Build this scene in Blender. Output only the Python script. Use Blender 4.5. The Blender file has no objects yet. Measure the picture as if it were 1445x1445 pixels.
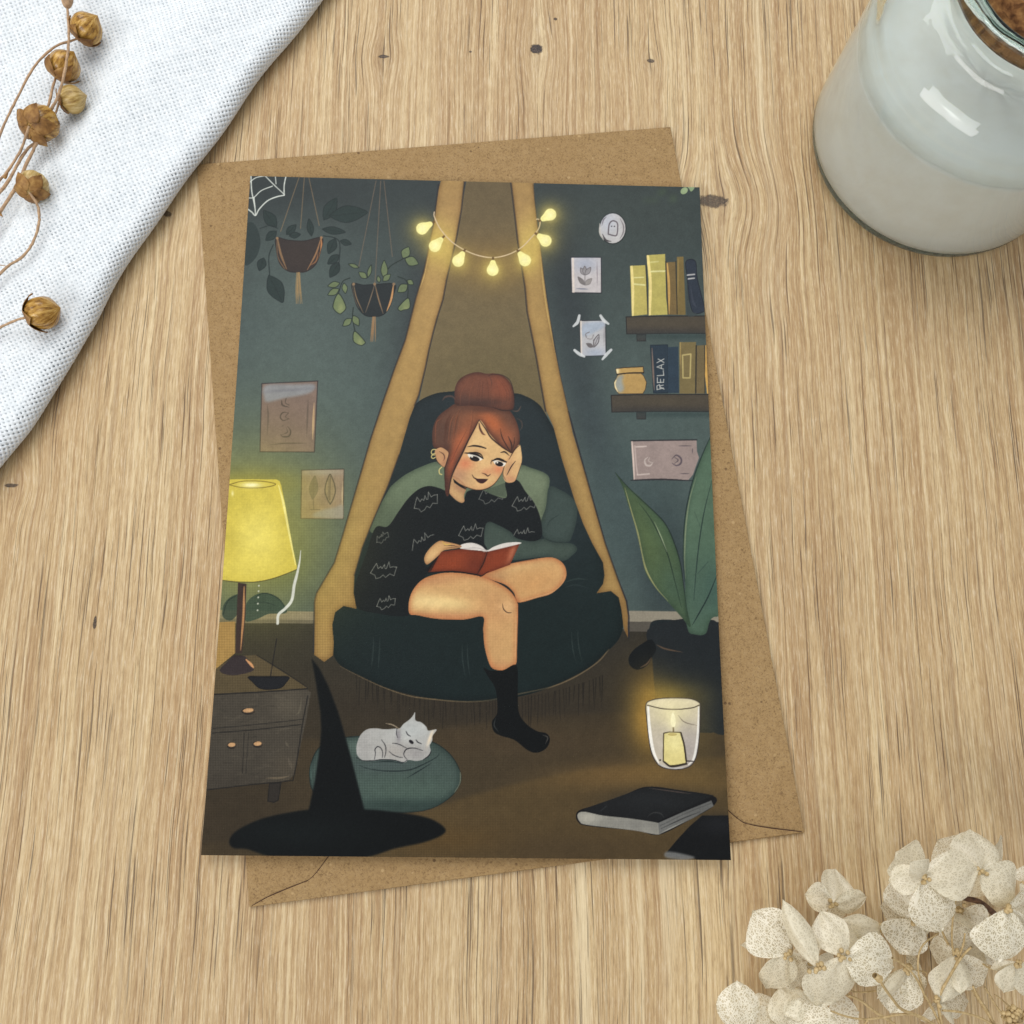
import bpy, bmesh, math, random
import numpy as np
from mathutils import Vector, Matrix

random.seed(7)
rng = np.random.default_rng(11)
sc = bpy.context.scene
COL = sc.collection

# ------------------------------------------------------------------ camera
F_PX, CEN = 1300.0, 722.5            # focal length and centre in photograph pixels (1445 wide)
RWC = np.array([[0.9995415500713496, 0.005991073319196006, 0.02967821964754388],
                [-0.01212072995633083, 0.9774312236433543, 0.21090588173965394],
                [-0.027744865944703108, -0.211168913639151, 0.9770557365504648]])
CAM = np.array([0.00300221, -0.04621624, 0.19487574])
cam_d = bpy.data.cameras.new('camera')
cam_d.sensor_width = 36.0
cam_d.lens = 36.0 * F_PX / 1445.0
cam_d.clip_start = 0.005
cam_d.clip_end = 50.0
cam = bpy.data.objects.new('camera', cam_d)
COL.objects.link(cam)
M = np.eye(4); M[:3, :3] = RWC.T; M[:3, 3] = CAM
cam.matrix_world = Matrix(M.tolist())
sc.camera = cam


def at(px, py, z=0.0):
    """photograph pixel -> point at height z above the table"""
    d = np.stack([(np.asarray(px, float) - CEN) / F_PX, -(np.asarray(py, float) - CEN) / F_PX,
                  -np.ones_like(np.asarray(px, float))], -1) @ RWC
    k = (z - CAM[2]) / d[..., 2]
    return CAM + d * k[..., None]


def lin(c):
    c = np.asarray(c, float) / 255.0
    return np.where(c <= 0.04045, c / 12.92, ((c + 0.055) / 1.055) ** 2.4)


def rgb(r, g, b, k=1.0):
    v = lin((r, g, b)) * k
    return (float(v[0]), float(v[1]), float(v[2]), 1.0)


# ------------------------------------------------------------------ scene graph helpers
def tag(o, label=None, cat=None, group=None, kind=None):
    if label: o['label'] = label
    if cat: o['category'] = cat
    if group: o['group'] = group
    if kind: o['kind'] = kind
    return o


def empty(name, loc):
    o = bpy.data.objects.new(name, None)
    o.empty_display_size = 0.01
    o.location = loc
    COL.objects.link(o)
    return o


def link(name, me, mat=None, parent=None, smooth=True):
    o = bpy.data.objects.new(name, me)
    COL.objects.link(o)
    if mat is not None:
        me.materials.append(mat)
    if smooth:
        me.polygons.foreach_set('use_smooth', np.ones(len(me.polygons), bool))
    if parent is not None:
        o.parent = parent
        if parent.parent is None:                      # mesh data is in world space; only the thing's empty is moved
            o.matrix_parent_inverse = Matrix.Translation(-parent.location)
    me.update()
    return o


def mesh_np(name, V, Q):
    """mesh from an array of vertices and an array of quads"""
    me = bpy.data.meshes.new(name)
    V = np.ascontiguousarray(V, np.float32); Q = np.ascontiguousarray(Q, np.int32)
    me.vertices.add(len(V)); me.vertices.foreach_set('co', V.ravel())
    k = Q.shape[1]
    me.loops.add(Q.size); me.loops.foreach_set('vertex_index', Q.ravel())
    me.polygons.add(len(Q))
    me.polygons.foreach_set('loop_start', np.arange(0, Q.size, k, dtype=np.int32))
    try:
        me.polygons.foreach_set('loop_total', np.full(len(Q), k, np.int32))
    except Exception:
        pass
    me.update(calc_edges=True)
    return me


def grid_quads(nr, nc, wrap_c=False):
    r = np.arange(nr - 1)[:, None]; c = np.arange(nc if wrap_c else nc - 1)[None, :]
    c2 = (c + 1) % nc
    return np.stack([r * nc + c, r * nc + c2, (r + 1) * nc + c2, (r + 1) * nc + c], -1).reshape(-1, 4)


def from_bm(name, bm):
    me = bpy.data.meshes.new(name)
    bmesh.ops.recalc_face_normals(bm, faces=bm.faces)
    bm.to_mesh(me); bm.free()
    return me


def catmull(pts, n=6, closed=True):
    p = np.asarray(pts, float)
    if closed:
        a, b, c, d = np.roll(p, 1, 0), p, np.roll(p, -1, 0), np.roll(p, -2, 0)
    else:
        e = np.vstack([2 * p[0] - p[1], p, 2 * p[-1] - p[-2]])
        a, b, c, d = e[:-3], e[1:-2], e[2:-1], e[3:]
    t = np.linspace(0, 1, n, endpoint=False)[None, :, None]
    a, b, c, d = (q[:, None, :] for q in (a, b, c, d))
    o = 0.5 * (2 * b + (c - a) * t + (2 * a - 5 * b + 4 * c - d) * t * t + (3 * b - a - 3 * c + d) * t ** 3)
    o = o.reshape(-1, p.shape[1])
    return o if closed else np.vstack([o, p[-1:]])


def tube_mesh(name, paths, seg=8):
    """paths: list of (points Nx3, radii N) swept into one mesh"""
    VV, QQ, base = [], [], 0
    for P, Rr in paths:
        P = np.asarray(P, float); Rr = np.broadcast_to(np.asarray(Rr, float), (len(P),))
        T = np.gradient(P, axis=0); T /= np.linalg.norm(T, axis=1)[:, None] + 1e-12
        up = np.array([0.3, 0.1, 1.0])
        A = np.cross(T, up); A /= np.linalg.norm(A, axis=1)[:, None] + 1e-9
        B = np.cross(A, T)
        th = np.linspace(0, 2 * np.pi, seg, endpoint=False)
        R_ = P[:, None, :] + Rr[:, None, None] * (np.cos(th)[None, :, None] * A[:, None, :] + np.sin(th)[None, :, None] * B[:, None, :])
        VV.append(R_.reshape(-1, 3)); q = grid_quads(len(P), seg, True) + base
        QQ.append(q)
        n0 = base + len(P) * seg
        VV.append(P[[0, -1]])
        cap = []
        for k in range(0, seg):
            cap.append([base + k, n0, n0, base + (k + 1) % seg])
        base = n0 + 2
    V = np.vstack(VV); Q = np.vstack(QQ)
    return mesh_np(name, V, Q)


# ------------------------------------------------------------------ node helper
class NT:
    def __init__(self, name):
        self.m = bpy.data.materials.new(name); self.m.use_nodes = True
        self.t = self.m.node_tree; self.t.nodes.clear()
        self.out = self.t.nodes.new('ShaderNodeOutputMaterial')

    def node(self, typ, ins=None, **kw):
        n = self.t.nodes.new(typ)
        for k, v in kw.items(): setattr(n, k, v)
        for k, v in (ins or {}).items(): self.put(n.inputs[k], v)
        return n

    def put(self, sock, v):
        if hasattr(v, 'is_output') or isinstance(v, bpy.types.NodeSocket): self.t.links.new(v, sock)
        else: sock.default_value = v

    def math(self, op, a, b=None, c=None, clamp=False):
        n = self.t.nodes.new('ShaderNodeMath'); n.operation = op; n.use_clamp = clamp
        self.put(n.inputs[0], a)
        if b is not None: self.put(n.inputs[1], b)
        if c is not None: self.put(n.inputs[2], c)
        return n.outputs[0]

    def vec(self, x, y, z=0.0):
        n = self.t.nodes.new('ShaderNodeCombineXYZ')
        for i, v in enumerate((x, y, z)): self.put(n.inputs[i], v)
        return n.outputs[0]

    def noise(self, v, scale=1.0, detail=3.0, rough=0.55, dist=0.0, out='Fac'):
        n = self.node('ShaderNodeTexNoise', {'Vector': v, 'Scale': scale, 'Detail': detail, 'Roughness': rough, 'Distortion': dist})
        return n.outputs[out]

    def ramp(self, fac, stops, interp='LINEAR'):
        n = self.t.nodes.new('ShaderNodeValToRGB'); self.put(n.inputs[0], fac)
        r = n.color_ramp; r.interpolation = interp
        while len(r.elements) < len(stops): r.elements.new(0.5)
        for e, (p, c) in zip(r.elements, stops):
            e.position = p; e.color = c if hasattr(c, '__len__') else (c, c, c, 1)
        return n.outputs[0]

    def mix(self, fac, a, b, blend='MIX'):
        n = self.t.nodes.new('ShaderNodeMix'); n.data_type = 'RGBA'; n.blend_type = blend
        self.put(n.inputs[0], fac); self.put(n.inputs[6], a); self.put(n.inputs[7], b)
        return n.outputs[2]

    def bump(self, h, strength, dist):
        return self.node('ShaderNodeBump', {'Height': h, 'Strength': strength, 'Distance': dist}).outputs[0]

    def bsdf(self, **ins):
        n = self.node('ShaderNodeBsdfPrincipled')
        for k, v in ins.items(): self.put(n.inputs[k.replace('_', ' ')], v)
        return n

    def done(self, shader):
        self.t.links.new(shader, self.out.inputs[0]); return self.m
# ------------------------------------------------------------------ the picture printed on the card
CZ = 0.0021                                     # height of the card's front face
CORN = np.array([(354.0, 250.0), (986.5, 266.0), (1028.5, 1212.0), (287.0, 1205.0)])
NX, NY = 861, 1221


def homography(src, dst):
    A = []
    for (x, y), (u, v) in zip(src, dst):
        A.append([x, y, 1, 0, 0, 0, -u * x, -u * y, -u]); A.append([0, 0, 0, x, y, 1, -v * x, -v * y, -v])
    return np.linalg.svd(np.array(A, float))[2][-1].reshape(3, 3)


HG = homography([(0, 0), (NX - 1, 0), (NX - 1, NY - 1), (0, NY - 1)], CORN)
HI = np.linalg.inv(HG)
cc, rr = np.meshgrid(np.arange(NX), np.arange(NY))
_w = HG[2, 0] * cc + HG[2, 1] * rr + HG[2, 2]
PX = ((HG[0, 0] * cc + HG[0, 1] * rr + HG[0, 2]) / _w).astype(np.float32)
PY = ((HG[1, 0] * cc + HG[1, 1] * rr + HG[1, 2]) / _w).astype(np.float32)
IMG = np.zeros((NY, NX, 3), np.float32)

CROPS = dict(O=(0, 0, 1.0), A1=(330, 230, 4.817), A2=(570, 240, 5.78), A3=(780, 250, 6.02), A4=(790, 430, 6.02), A5=(300, 500, 4.817),
             A6=(280, 660, 4.818), A7=(580, 500, 6.568), A8=(480, 640, 4.014), B1=(280, 850, 3.6125), B2=(660, 900, 3.803),
             B3=(820, 560, 4.25), B4=(420, 520, 3.283), B5=(720, 520, 3.285), B6=(280, 860, 5.16), B7=(480, 980, 7.225))
CUR = ['O']


def use(c): CUR[0] = c


def P(pts):
    ox, oy, s = CROPS[CUR[0]]
    return np.asarray(pts, float) / s + np.array([ox, oy])


def P1(v): return v / CROPS[CUR[0]][2]


def block(x0, y0, x1, y1):
    q = np.array([(x0, y0, 1), (x1, y0, 1), (x1, y1, 1), (x0, y1, 1)], float) @ HI.T
    q = q[:, :2] / q[:, 2:]
    c0, r0 = np.floor(q.min(0)).astype(int) - 1; c1, r1 = np.ceil(q.max(0)).astype(int) + 2
    c0, r0, c1, r1 = max(c0, 0), max(r0, 0), min(c1, NX), min(r1, NY)
    return (slice(r0, r1), slice(c0, c1)) if c1 > c0 and r1 > r0 else None


def comp(sl, cov, col, clip=None):
    if clip is not None: cov = cov * clip[sl]
    IMG[sl] += (np.asarray(col, np.float32) - IMG[sl]) * cov[..., None]


def blur(m, k):
    k = int(round(k))
    if k < 1: return m
    for ax in (0, 1):
        for _ in range(2):
            pad = [(0, 0), (0, 0)]; pad[ax] = (k + 1, k)
            c = np.cumsum(np.pad(m, pad, mode='edge'), axis=ax)
            n = m.shape[ax]
            a = np.take(c, range(2 * k + 1, 2 * k + 1 + n), axis=ax); b = np.take(c, range(0, n), axis=ax)
            m = (a - b) / (2 * k + 1)
    return m


def fill(pts):
    """antialiased scanline coverage of a polygon given in photograph pixels"""
    q = np.c_[pts, np.ones(len(pts))] @ HI.T; q = q[:, :2] / q[:, 2:]
    m = np.zeros((NY, NX), np.float32)
    r0, r1 = max(int(q[:, 1].min()) - 1, 0), min(int(q[:, 1].max()) + 2, NY)
    a, b = q, np.roll(q, -1, 0)
    cols = np.arange(NX)
    for r in range(r0, r1):
        for s in (-0.33, 0.0, 0.33):
            y = r + s
            hit = (a[:, 1] <= y) != (b[:, 1] <= y)
            if not hit.any(): continue
            xs = np.sort(a[hit, 0] + (y - a[hit, 1]) / (b[hit, 1] - a[hit, 1]) * (b[hit, 0] - a[hit, 0]))
            for x0, x1 in zip(xs[0::2], xs[1::2]):
                i0, i1 = max(int(x0) - 1, 0), min(int(x1) + 3, NX)
                if i1 > i0:
                    c = cols[i0:i1]
                    m[r, i0:i1] += np.clip(np.minimum(c + 0.5, x1) - np.maximum(c - 0.5, x0), 0, 1) / 3.0
    return np.clip(m, 0, 1)


def poly(pts, col, alpha=1.0, soft=0, sm=True, clip=None, edge=None, ew=1.3):
    p = P(pts)
    p = catmull(p, 6) if sm else p
    m = fill(p)
    if soft: m = blur(m, soft)
    sl = (slice(0, NY), slice(0, NX))
    rows = np.where(m.any(1))[0]; colz = np.where(m.any(0))[0]
    if len(rows) and len(colz):
        sl = (slice(rows[0], rows[-1] + 1), slice(colz[0], colz[-1] + 1))
        comp(sl, m[sl] * alpha, col, clip)
    if edge is not None:
        stroke_px(np.vstack([p, p[:1]]), edge, ew, 1.0, clip=clip)
    return m


def stroke_px(p, col, w, alpha=1.0, taper=(1, 1), soft=0.7, clip=None):
    n = len(p)
    f = np.linspace(0, 1, n)
    ww = w * np.minimum(1, np.minimum(taper[0] + (1 - taper[0]) * f / 0.35, taper[1] + (1 - taper[1]) * (1 - f) / 0.35)) * 0.5
    mg = w + soft + 2
    sl = block(p[:, 0].min() - mg, p[:, 1].min() - mg, p[:, 0].max() + mg, p[:, 1].max() + mg)
    if sl is None: return
    cov = np.zeros((NY, NX), np.float32) if False else np.zeros(PX[sl].shape, np.float32)
    oy, ox = sl[0].start, sl[1].start
    for i in range(n - 1):
        a, b = p[i], p[i + 1]
        s2 = block(min(a[0], b[0]) - mg, min(a[1], b[1]) - mg, max(a[0], b[0]) + mg, max(a[1], b[1]) + mg)
        if s2 is None: continue
        x, y = PX[s2], PY[s2]
        d = b - a; L = d @ d + 1e-9
        t = np.clip(((x - a[0]) * d[0] + (y - a[1]) * d[1]) / L, 0, 1)
        dist = np.hypot(x - a[0] - t * d[0], y - a[1] - t * d[1])
        wd = ww[i] + (ww[i + 1] - ww[i]) * t
        c = np.clip((wd - dist) / soft + 0.5, 0, 1)
        v = cov[s2[0].start - oy:s2[0].stop - oy, s2[1].start - ox:s2[1].stop - ox]
        np.maximum(v, c, out=v)
    comp(sl, cov * alpha, col, clip)


def line(pts, col, w=1.2, alpha=1.0, taper=(1, 1), soft=0.8, sm=True, clip=None):
    p = P(pts)
    if sm and len(p) > 2: p = catmull(p, 6, closed=False)
    else:
        p = np.vstack([np.linspace(p[i], p[i + 1], 6, endpoint=False) for i in range(len(p) - 1)] + [p[-1:]])
    stroke_px(p, col, w, alpha, taper, soft, clip)


def blob(x, y, rx, ry, col, alpha=1.0, rot=0.0, clip=None, pw=1.0):
    (cx, cy), = P([(x, y)]); rx, ry = P1(rx), P1(ry)
    R = 3.2 * max(rx, ry)
    sl = block(cx - R, cy - R, cx + R, cy + R)
    if sl is None: return
    dx, dy = PX[sl] - cx, PY[sl] - cy
    c, s = math.cos(math.radians(rot)), math.sin(math.radians(rot))
    u, v = (dx * c + dy * s) / rx, (-dx * s + dy * c) / ry
    comp(sl, alpha * np.exp(-0.5 * (u * u + v * v) ** pw), col, clip)


def oval(x, y, rx, ry, col, rot=0, **k):
    t = np.linspace(0, 2 * np.pi, 24, endpoint=False); c, s = math.cos(math.radians(rot)), math.sin(math.radians(rot))
    return poly(np.c_[x + rx * np.cos(t) * c - ry * np.sin(t) * s, y + rx * np.cos(t) * s + ry * np.sin(t) * c], col, sm=False, **k)


def leaf(x0, y0, x1, y1, w, col, edge=None, ew=1.0, mid=None, **k):
    """a pointed leaf from base to tip"""
    a = np.array([x0, y0], float); b = np.array([x1, y1], float); d = b - a; n = np.array([-d[1], d[0]]) / (np.hypot(*d) + 1e-9)
    t = np.array([0, .15, .4, .65, .85, 1.0]); h = np.array([.06, .55, 1, .85, .45, 0.02]) * w / 2
    pts = np.vstack([a + d * t[:, None] + n * h[:, None], (a + d * t[:, None] - n * h[:, None])[::-1][1:]])
    m = poly(pts, col, edge=edge, ew=ew, **k)
    if mid is not None: line([a + d * .05, a + d * .9], mid, 0.8, 0.7)
    return m


def vgrad(y0, c0, y1, c1, clip, alpha=1.0):
    t = np.clip((PY - y0) / (y1 - y0), 0, 1)[..., None]
    c = np.asarray(c0, np.float32) * (1 - t) + np.asarray(c1, np.float32) * t
    IMG[:] = IMG + (c - IMG) * (clip * alpha)[..., None]


INK = (34, 36, 44)


def inner(m, col, k, alpha):
    """soft painted edge inside a shape"""
    rows = np.where(m.any(1))[0]; colz = np.where(m.any(0))[0]
    if not len(rows): return
    r0, r1, c0, c1 = max(rows[0] - 2 * k, 0), min(rows[-1] + 2 * k, NY), max(colz[0] - 2 * k, 0), min(colz[-1] + 2 * k, NX)
    s_ = (slice(r0, r1), slice(c0, c1))
    comp(s_, m[s_] * np.clip(1.0 - blur(m[s_].copy(), k), 0, 1) * 2 * alpha, col)

# --- wall and floor
FULL = np.ones((NY, NX), np.float32)
IMG[:] = (72, 93, 96)
vgrad(255, (54, 69, 75), 560, (76, 100, 103), FULL)
use('O')
blob(420, 480, 70, 130, (88, 112, 114), .6)
blob(400, 270, 120, 30, (46, 58, 66), .7)
blob(600, 420, 22, 130, (48, 58, 70), .75, 12)
blob(430, 840, 60, 60, (70, 92, 88), .7)
blob(800, 400, 22, 120, (46, 58, 70), .75, -10)
blob(835, 600, 20, 90, (50, 66, 80), .6, -18)
blob(880, 300, 90, 30, (62, 78, 80), .6)
blob(900, 720, 60, 80, (64, 90, 98), .8)
blob(940, 810, 26, 60, (42, 60, 70), .8)
IMG = IMG.mean(2)[..., None] + .70 * (IMG - IMG.mean(2)[..., None])
floor = poly([(250, 876), (450, 879), (880, 888), (1060, 893), (1060, 1260), (250, 1260)], (58, 53, 47), sm=False)
vgrad(880, (52, 50, 47), 1010, (62, 55, 45), floor)
use('B2')
flo2 = poly([(-500, 540), (-250, 500), (0, 465), (350, 420), (900, 402), (1500, 400), (1500, 1400), (-1500, 1400), (-1500, 640)], (74, 63, 47), .85, soft=3)
flo3 = poly([(-1500, 1130), (-400, 960), (0, 850), (300, 772), (700, 695), (1000, 682), (1500, 695), (1500, 1400), (-1500, 1400)], (90, 74, 49), .9, soft=3)
blob(800, 730, 260, 50, (132, 102, 60), .55, -3)
blob(1150, 760, 200, 50, (126, 100, 58), .5)
blob(300, 560, 500, 60, (80, 66, 50), .5)
blob(500, 1130, 420, 60, (78, 64, 46), .7)
blob(-100, 1080, 200, 60, (96, 74, 42), .6)
blob(1100, 300, 160, 180, (126, 98, 40), .35)
use('O')
blob(330, 1150, 70, 90, (60, 52, 42), .8)
poly([(300, 861), (445, 863), (445, 880), (300, 879)], (136, 126, 112), sm=False)
poly([(300, 873), (445, 875), (445, 880), (300, 879)], (98, 92, 84), .8, sm=False)
poly([(880, 862), (1040, 864), (1040, 879), (880, 878)], (144, 138, 128), sm=False)
poly([(880, 877), (1040, 879), (1040, 893), (880, 891)], (88, 84, 80), sm=False)
# fringe of the rug under the chair
for k in range(70):
    x = 505 + k * 5.0 + rng.uniform(-2, 2); t = (x - 680) / 200
    y = 1000 - 48 * t * t
    L = rng.uniform(10, 34)
    line([(x, y - 12), (x + rng.uniform(-2, 2), y + L)], (32, 30, 29), 1.4, rng.uniform(.5, .95), (1, .3))
blob(680, 1000, 190, 16, (54, 48, 42), .55)

# --- canopy back
use('A2')
back = poly([(512, 90), (865, 90), (935, 600), (990, 960), (1070, 1445), (1160, 1980), (1300, 2500), (0, 2500), (120, 1900), (215, 1445), (345, 900), (425, 560)], (112, 99, 74), sm=False)
vgrad(260, (108, 94, 70), 480, (120, 106, 78), back)
blob(690, 1800, 420, 300, (104, 94, 66), .6, clip=back)
blob(720, 760, 330, 150, (142, 112, 66), .6, clip=back)

# --- chair
use('O')
chair = poly([(488, 846), (505, 760), (546, 650), (572, 592), (588, 569), (610, 557), (632, 553), (677, 551), (726, 555), (741, 559), (757, 568), (769, 583),
              (800, 640), (826, 700), (846, 765), (858, 810), (872, 835), (880, 868), (874, 900), (850, 925), (826, 945), (770, 972), (720, 985), (660, 990),
              (600, 984), (550, 972), (510, 954), (480, 938), (468, 915), (464, 885), (468, 856)], (30, 42, 46))
vgrad(560, (38, 50, 58), 800, (27, 41, 44), chair)
blob(560, 940, 80, 40, (28, 40, 44), .6, clip=chair)
blob(780, 700, 30, 90, (44, 56, 64), .6, -20, clip=chair)
use('A8')
line([(0, 1205), (130, 1272), (260, 1330), (400, 1375), (560, 1395), (720, 1405), (860, 1395), (1000, 1365), (1200, 1320), (1340, 1260), (1460, 1180), (1520, 1110)], (120, 104, 80), 1.8, .8, (.2, .8))
for x, y, b in ((190, 1130, -14), (225, 1130, -10), (690, 1170, 20), (720, 1170, 16), (1310, 1100, 30), (1345, 1090, 26)):
    line([(x, y - 90), (x + b * .2, y), (x + b * .9, y + 90)], (58, 72, 74), 1.6, .55, (.2, .2))
line([(1270, 730), (1340, 710), (1400, 715)], (52, 68, 70), 2.0, .7, (.2, .2))
line([(1270, 760), (1330, 745), (1400, 760)], (48, 62, 66), 1.8, .6, (.2, .2))

inner(chair, (18, 27, 30), 9, .5)
# --- pillows
pl = poly([(170, 440), (215, 320), (270, 215), (300, 175), (370, 120), (460, 75), (560, 45), (700, 60), (760, 200), (700, 420), (300, 450)], (96, 112, 94))
blob(470, 120, 200, 70, (112, 130, 108), .8, -30, clip=pl)
blob(230, 380, 70, 90, (82, 98, 84), .8, -60, clip=pl)
pr = poly([(860, 110), (1010, 66), (1080, 82), (1160, 112), (1186, 150), (1176, 230), (1164, 330), (1145, 390), (1000, 420), (840, 330)], (104, 118, 98))
blob(1100, 160, 90, 90, (118, 134, 112), .8, clip=pr)
tp = poly([(1184, 190), (1250, 208), (1310, 248), (1342, 300), (1336, 390), (1312, 470), (1290, 500), (1200, 502), (1150, 468), (1138, 390), (1166, 300)], (64, 80, 80))
line([(1170, 420), (1190, 380), (1250, 340)], (46, 60, 62), 1.6, .6, (.3, .3))
fp = poly([(832, 388), (890, 405), (960, 440), (1000, 480), (1090, 496), (1160, 482), (1210, 502), (1310, 510), (1342, 542), (1310, 580), (1262, 608), (1160, 586), (970, 605), (800, 600), (800, 480)], (70, 86, 82))
blob(900, 450, 70, 60, (66, 82, 78), .6, clip=fp)
line([(1140, 472), (1210, 500), (1300, 505)], (44, 58, 60), 1.4, .8, (.3, .3))
poly([(870, 190), (935, 165), (942, 248), (870, 238), (800, 205)], (84, 98, 84), sm=False)

for m in (pl, pr): inner(m, (66, 82, 70), 6, .6)
for m in (tp, fp): inner(m, (44, 58, 58), 6, .6)
# --- sweater
SW = (24, 30, 35)
sw = poly([(622, 226), (590, 208), (550, 192), (500, 184), (445, 202), (385, 255), (330, 330), (270, 412), (200, 420), (150, 560), (100, 700), (82, 760), (92, 868), (200, 905), (395, 915),
           (420, 780), (480, 700), (500, 660), (476, 600), (540, 500), (680, 520), (826, 545), (815, 500), (836, 388), (960, 440), (1000, 480), (1090, 497), (1138, 476), (1143, 420),
           (1130, 350), (1100, 280), (1050, 215), (1003, 150), (936, 160), (942, 248), (870, 236), (800, 206), (725, 212), (705, 250), (695, 278), (655, 264)], SW)
blob(560, 330, 180, 90, (20, 27, 31), .5, clip=sw)
BAT = (150, 152, 152)


def bat(x, y, s, r=0, part=1.0, a=.8):
    top = [(-72, 28), (-60, -4), (-48, -32), (-34, -4), (-22, -18), (-12, -8), (-2, -34), (4, -12), (12, -12), (20, -52), (32, -22), (48, -30), (68, -30)]
    bot = [(68, -30), (64, 0), (62, 20), (36, 14), (16, 38), (0, 26), (-14, 44), (-36, 54), (-46, 36), (-72, 28)]
    c, q = math.cos(math.radians(r)), math.sin(math.radians(r))
    f = lambda L: [(x + s * (u * c - v * q), y + s * (u * q + v * c)) for u, v in L]
    line(f(top), BAT, 0.85, a, sm=False, clip=sw)
    if part >= 1: line(f(bot), BAT, 0.9, a * .9, sm=False, clip=sw)


bat(487, 272, 1.0, -8); bat(860, 235, 1.0, 4, a=.7); bat(1045, 280, .95, 8); bat(742, 445, .95, 6); bat(472, 505, 1.0, -14, .5)
bat(1040, 462, .85, 8, .5); bat(248, 662, 1.0, 10); bat(262, 845, .75, 0); bat(240, 475, .55, -20, a=.6)

# --- legs
SK = (208, 164, 112)
l2 = poly([(800, 695), (870, 662), (960, 626), (1080, 602), (1190, 589), (1250, 612), (1279, 660), (1270, 722), (1200, 790), (1120, 816), (1008, 843), (985, 790), (930, 740)], SK)
blob(1010, 640, 120, 22, (222, 182, 128), .8, -12, clip=l2)
blob(1100, 740, 120, 60, (206, 152, 98), .6, -10, clip=l2)
blob(860, 690, 60, 30, (176, 130, 92), .7, clip=l2)
line([(970, 622), (1050, 608), (1120, 600)], (70, 52, 44), 1.2, .9, (.2, .2))
line([(1278, 680), (1255, 740), (1200, 786), (1120, 812), (1020, 838)], (250, 226, 172), 2.0, .9, (.2, .4), clip=l2)
l1 = poly([(395, 908), (389, 850), (410, 780), (460, 720), (530, 688), (630, 675), (780, 692), (880, 728), (960, 778), (1002, 840), (1007, 900), (1001, 1100), (995, 1192), (950, 1222), (890, 1226), (850, 1200),
           (820, 1100), (811, 1000), (808, 924), (700, 940), (550, 936), (440, 916)], SK)
blob(500, 840, 120, 34, (246, 220, 160), .75, 3, clip=l1)
blob(640, 850, 70, 22, (238, 214, 152), .5, 3, clip=l1)
blob(520, 720, 130, 22, (196, 142, 100), .8, -6, clip=l1)
blob(600, 925, 220, 18, (204, 146, 104), .8, clip=l1)
blob(880, 860, 70, 90, (200, 146, 100), .5, clip=l1)
blob(870, 1050, 40, 120, (204, 158, 108), .6, clip=l1)
blob(950, 870, 36, 30, (226, 180, 132), .7, clip=l1)
blob(900, 1200, 80, 20, (196, 142, 100), .6, clip=l1)
line([(996, 900), (995, 1040), (990, 1190)], (246, 222, 168), 1.5, .9, (.3, .3), clip=l1)
line([(830, 705), (900, 735), (960, 775), (1002, 838), (1008, 900), (1003, 1050)], (44, 38, 38), 1.2, .95, (.3, .3))
line([(920, 852), (925, 880), (945, 900), (970, 902)], (50, 38, 36), 1.3, 1, (.3, .5))
for m in (l1, l2): inner(m, (188, 116, 74), 6, .8)
# --- sock
use('B2')
so = poly([(84, 160), (120, 176), (190, 174), (262, 150), (268, 300), (274, 400), (312, 460), (370, 500), (420, 512), (440, 545), (420, 592), (370, 616), (320, 602), (250, 548), (180, 526), (140, 502), (130, 450), (158, 400), (150, 280), (110, 210)], (18, 22, 25))
line([(150, 430), (142, 470), (165, 505)], (70, 74, 78), 1.4, .7, (.2, .2))
line([(400, 520), (428, 535), (415, 570)], (90, 86, 84), 1.6, .7, (.2, .2))
# --- book in the hands
use('A8')
bk = poly([(497, 672), (572, 556), (690, 540), (832, 556), (776, 682), (640, 664)], (138, 60, 36), sm=False)
blob(640, 620, 90, 40, (150, 66, 38), .7, clip=bk); blob(760, 640, 40, 60, (112, 48, 34), .7, 20, clip=bk)
bk2 = poly([(832, 556), (1016, 512), (962, 630), (800, 690), (776, 684)], (140, 60, 36), sm=False)
blob(980, 560, 16, 60, (214, 140, 110), .6, 20, clip=bk2)
poly([(680, 520), (720, 507), (760, 508), (800, 524), (832, 548), (870, 528), (930, 508), (1000, 502), (1016, 513), (832, 557), (800, 551), (690, 541)], (216, 212, 216))
line([(832, 550), (770, 535), (690, 541)], (150, 140, 150), .9, .6)
line([(834, 556), (812, 620), (778, 682)], (34, 24, 26), 1.8, .95, (.5, .7))
poly([(490, 655), (572, 556), (545, 610), (515, 665), (500, 676)], (24, 22, 26), sm=False)
line([(500, 676), (640, 668), (776, 688), (800, 694), (840, 668)], (26, 22, 26), 2.0, 1, (.5, .3))
hd = poly([(478, 608), (482, 575), (515, 530), (560, 496), (600, 500), (680, 520), (676, 534), (590, 548), (560, 575), (520, 610), (492, 628)], (206, 162, 112))
blob(520, 580, 22, 40, (222, 184, 132), .7, 40, clip=hd); line([(590, 520), (640, 522), (682, 532)], (60, 42, 40), 1.2, .9, (.3, .3)); line([(580, 500), (600, 516), (625, 512)], (226, 190, 96), 1.8, .9)
line([(600, 535), (640, 532), (670, 535)], (60, 42, 40), 1.0, .7, (.3, .3))

for m in (bk, bk2): inner(m, (92, 38, 26), 4, .6)
inner(hd, (164, 112, 78), 3, .6)
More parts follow.
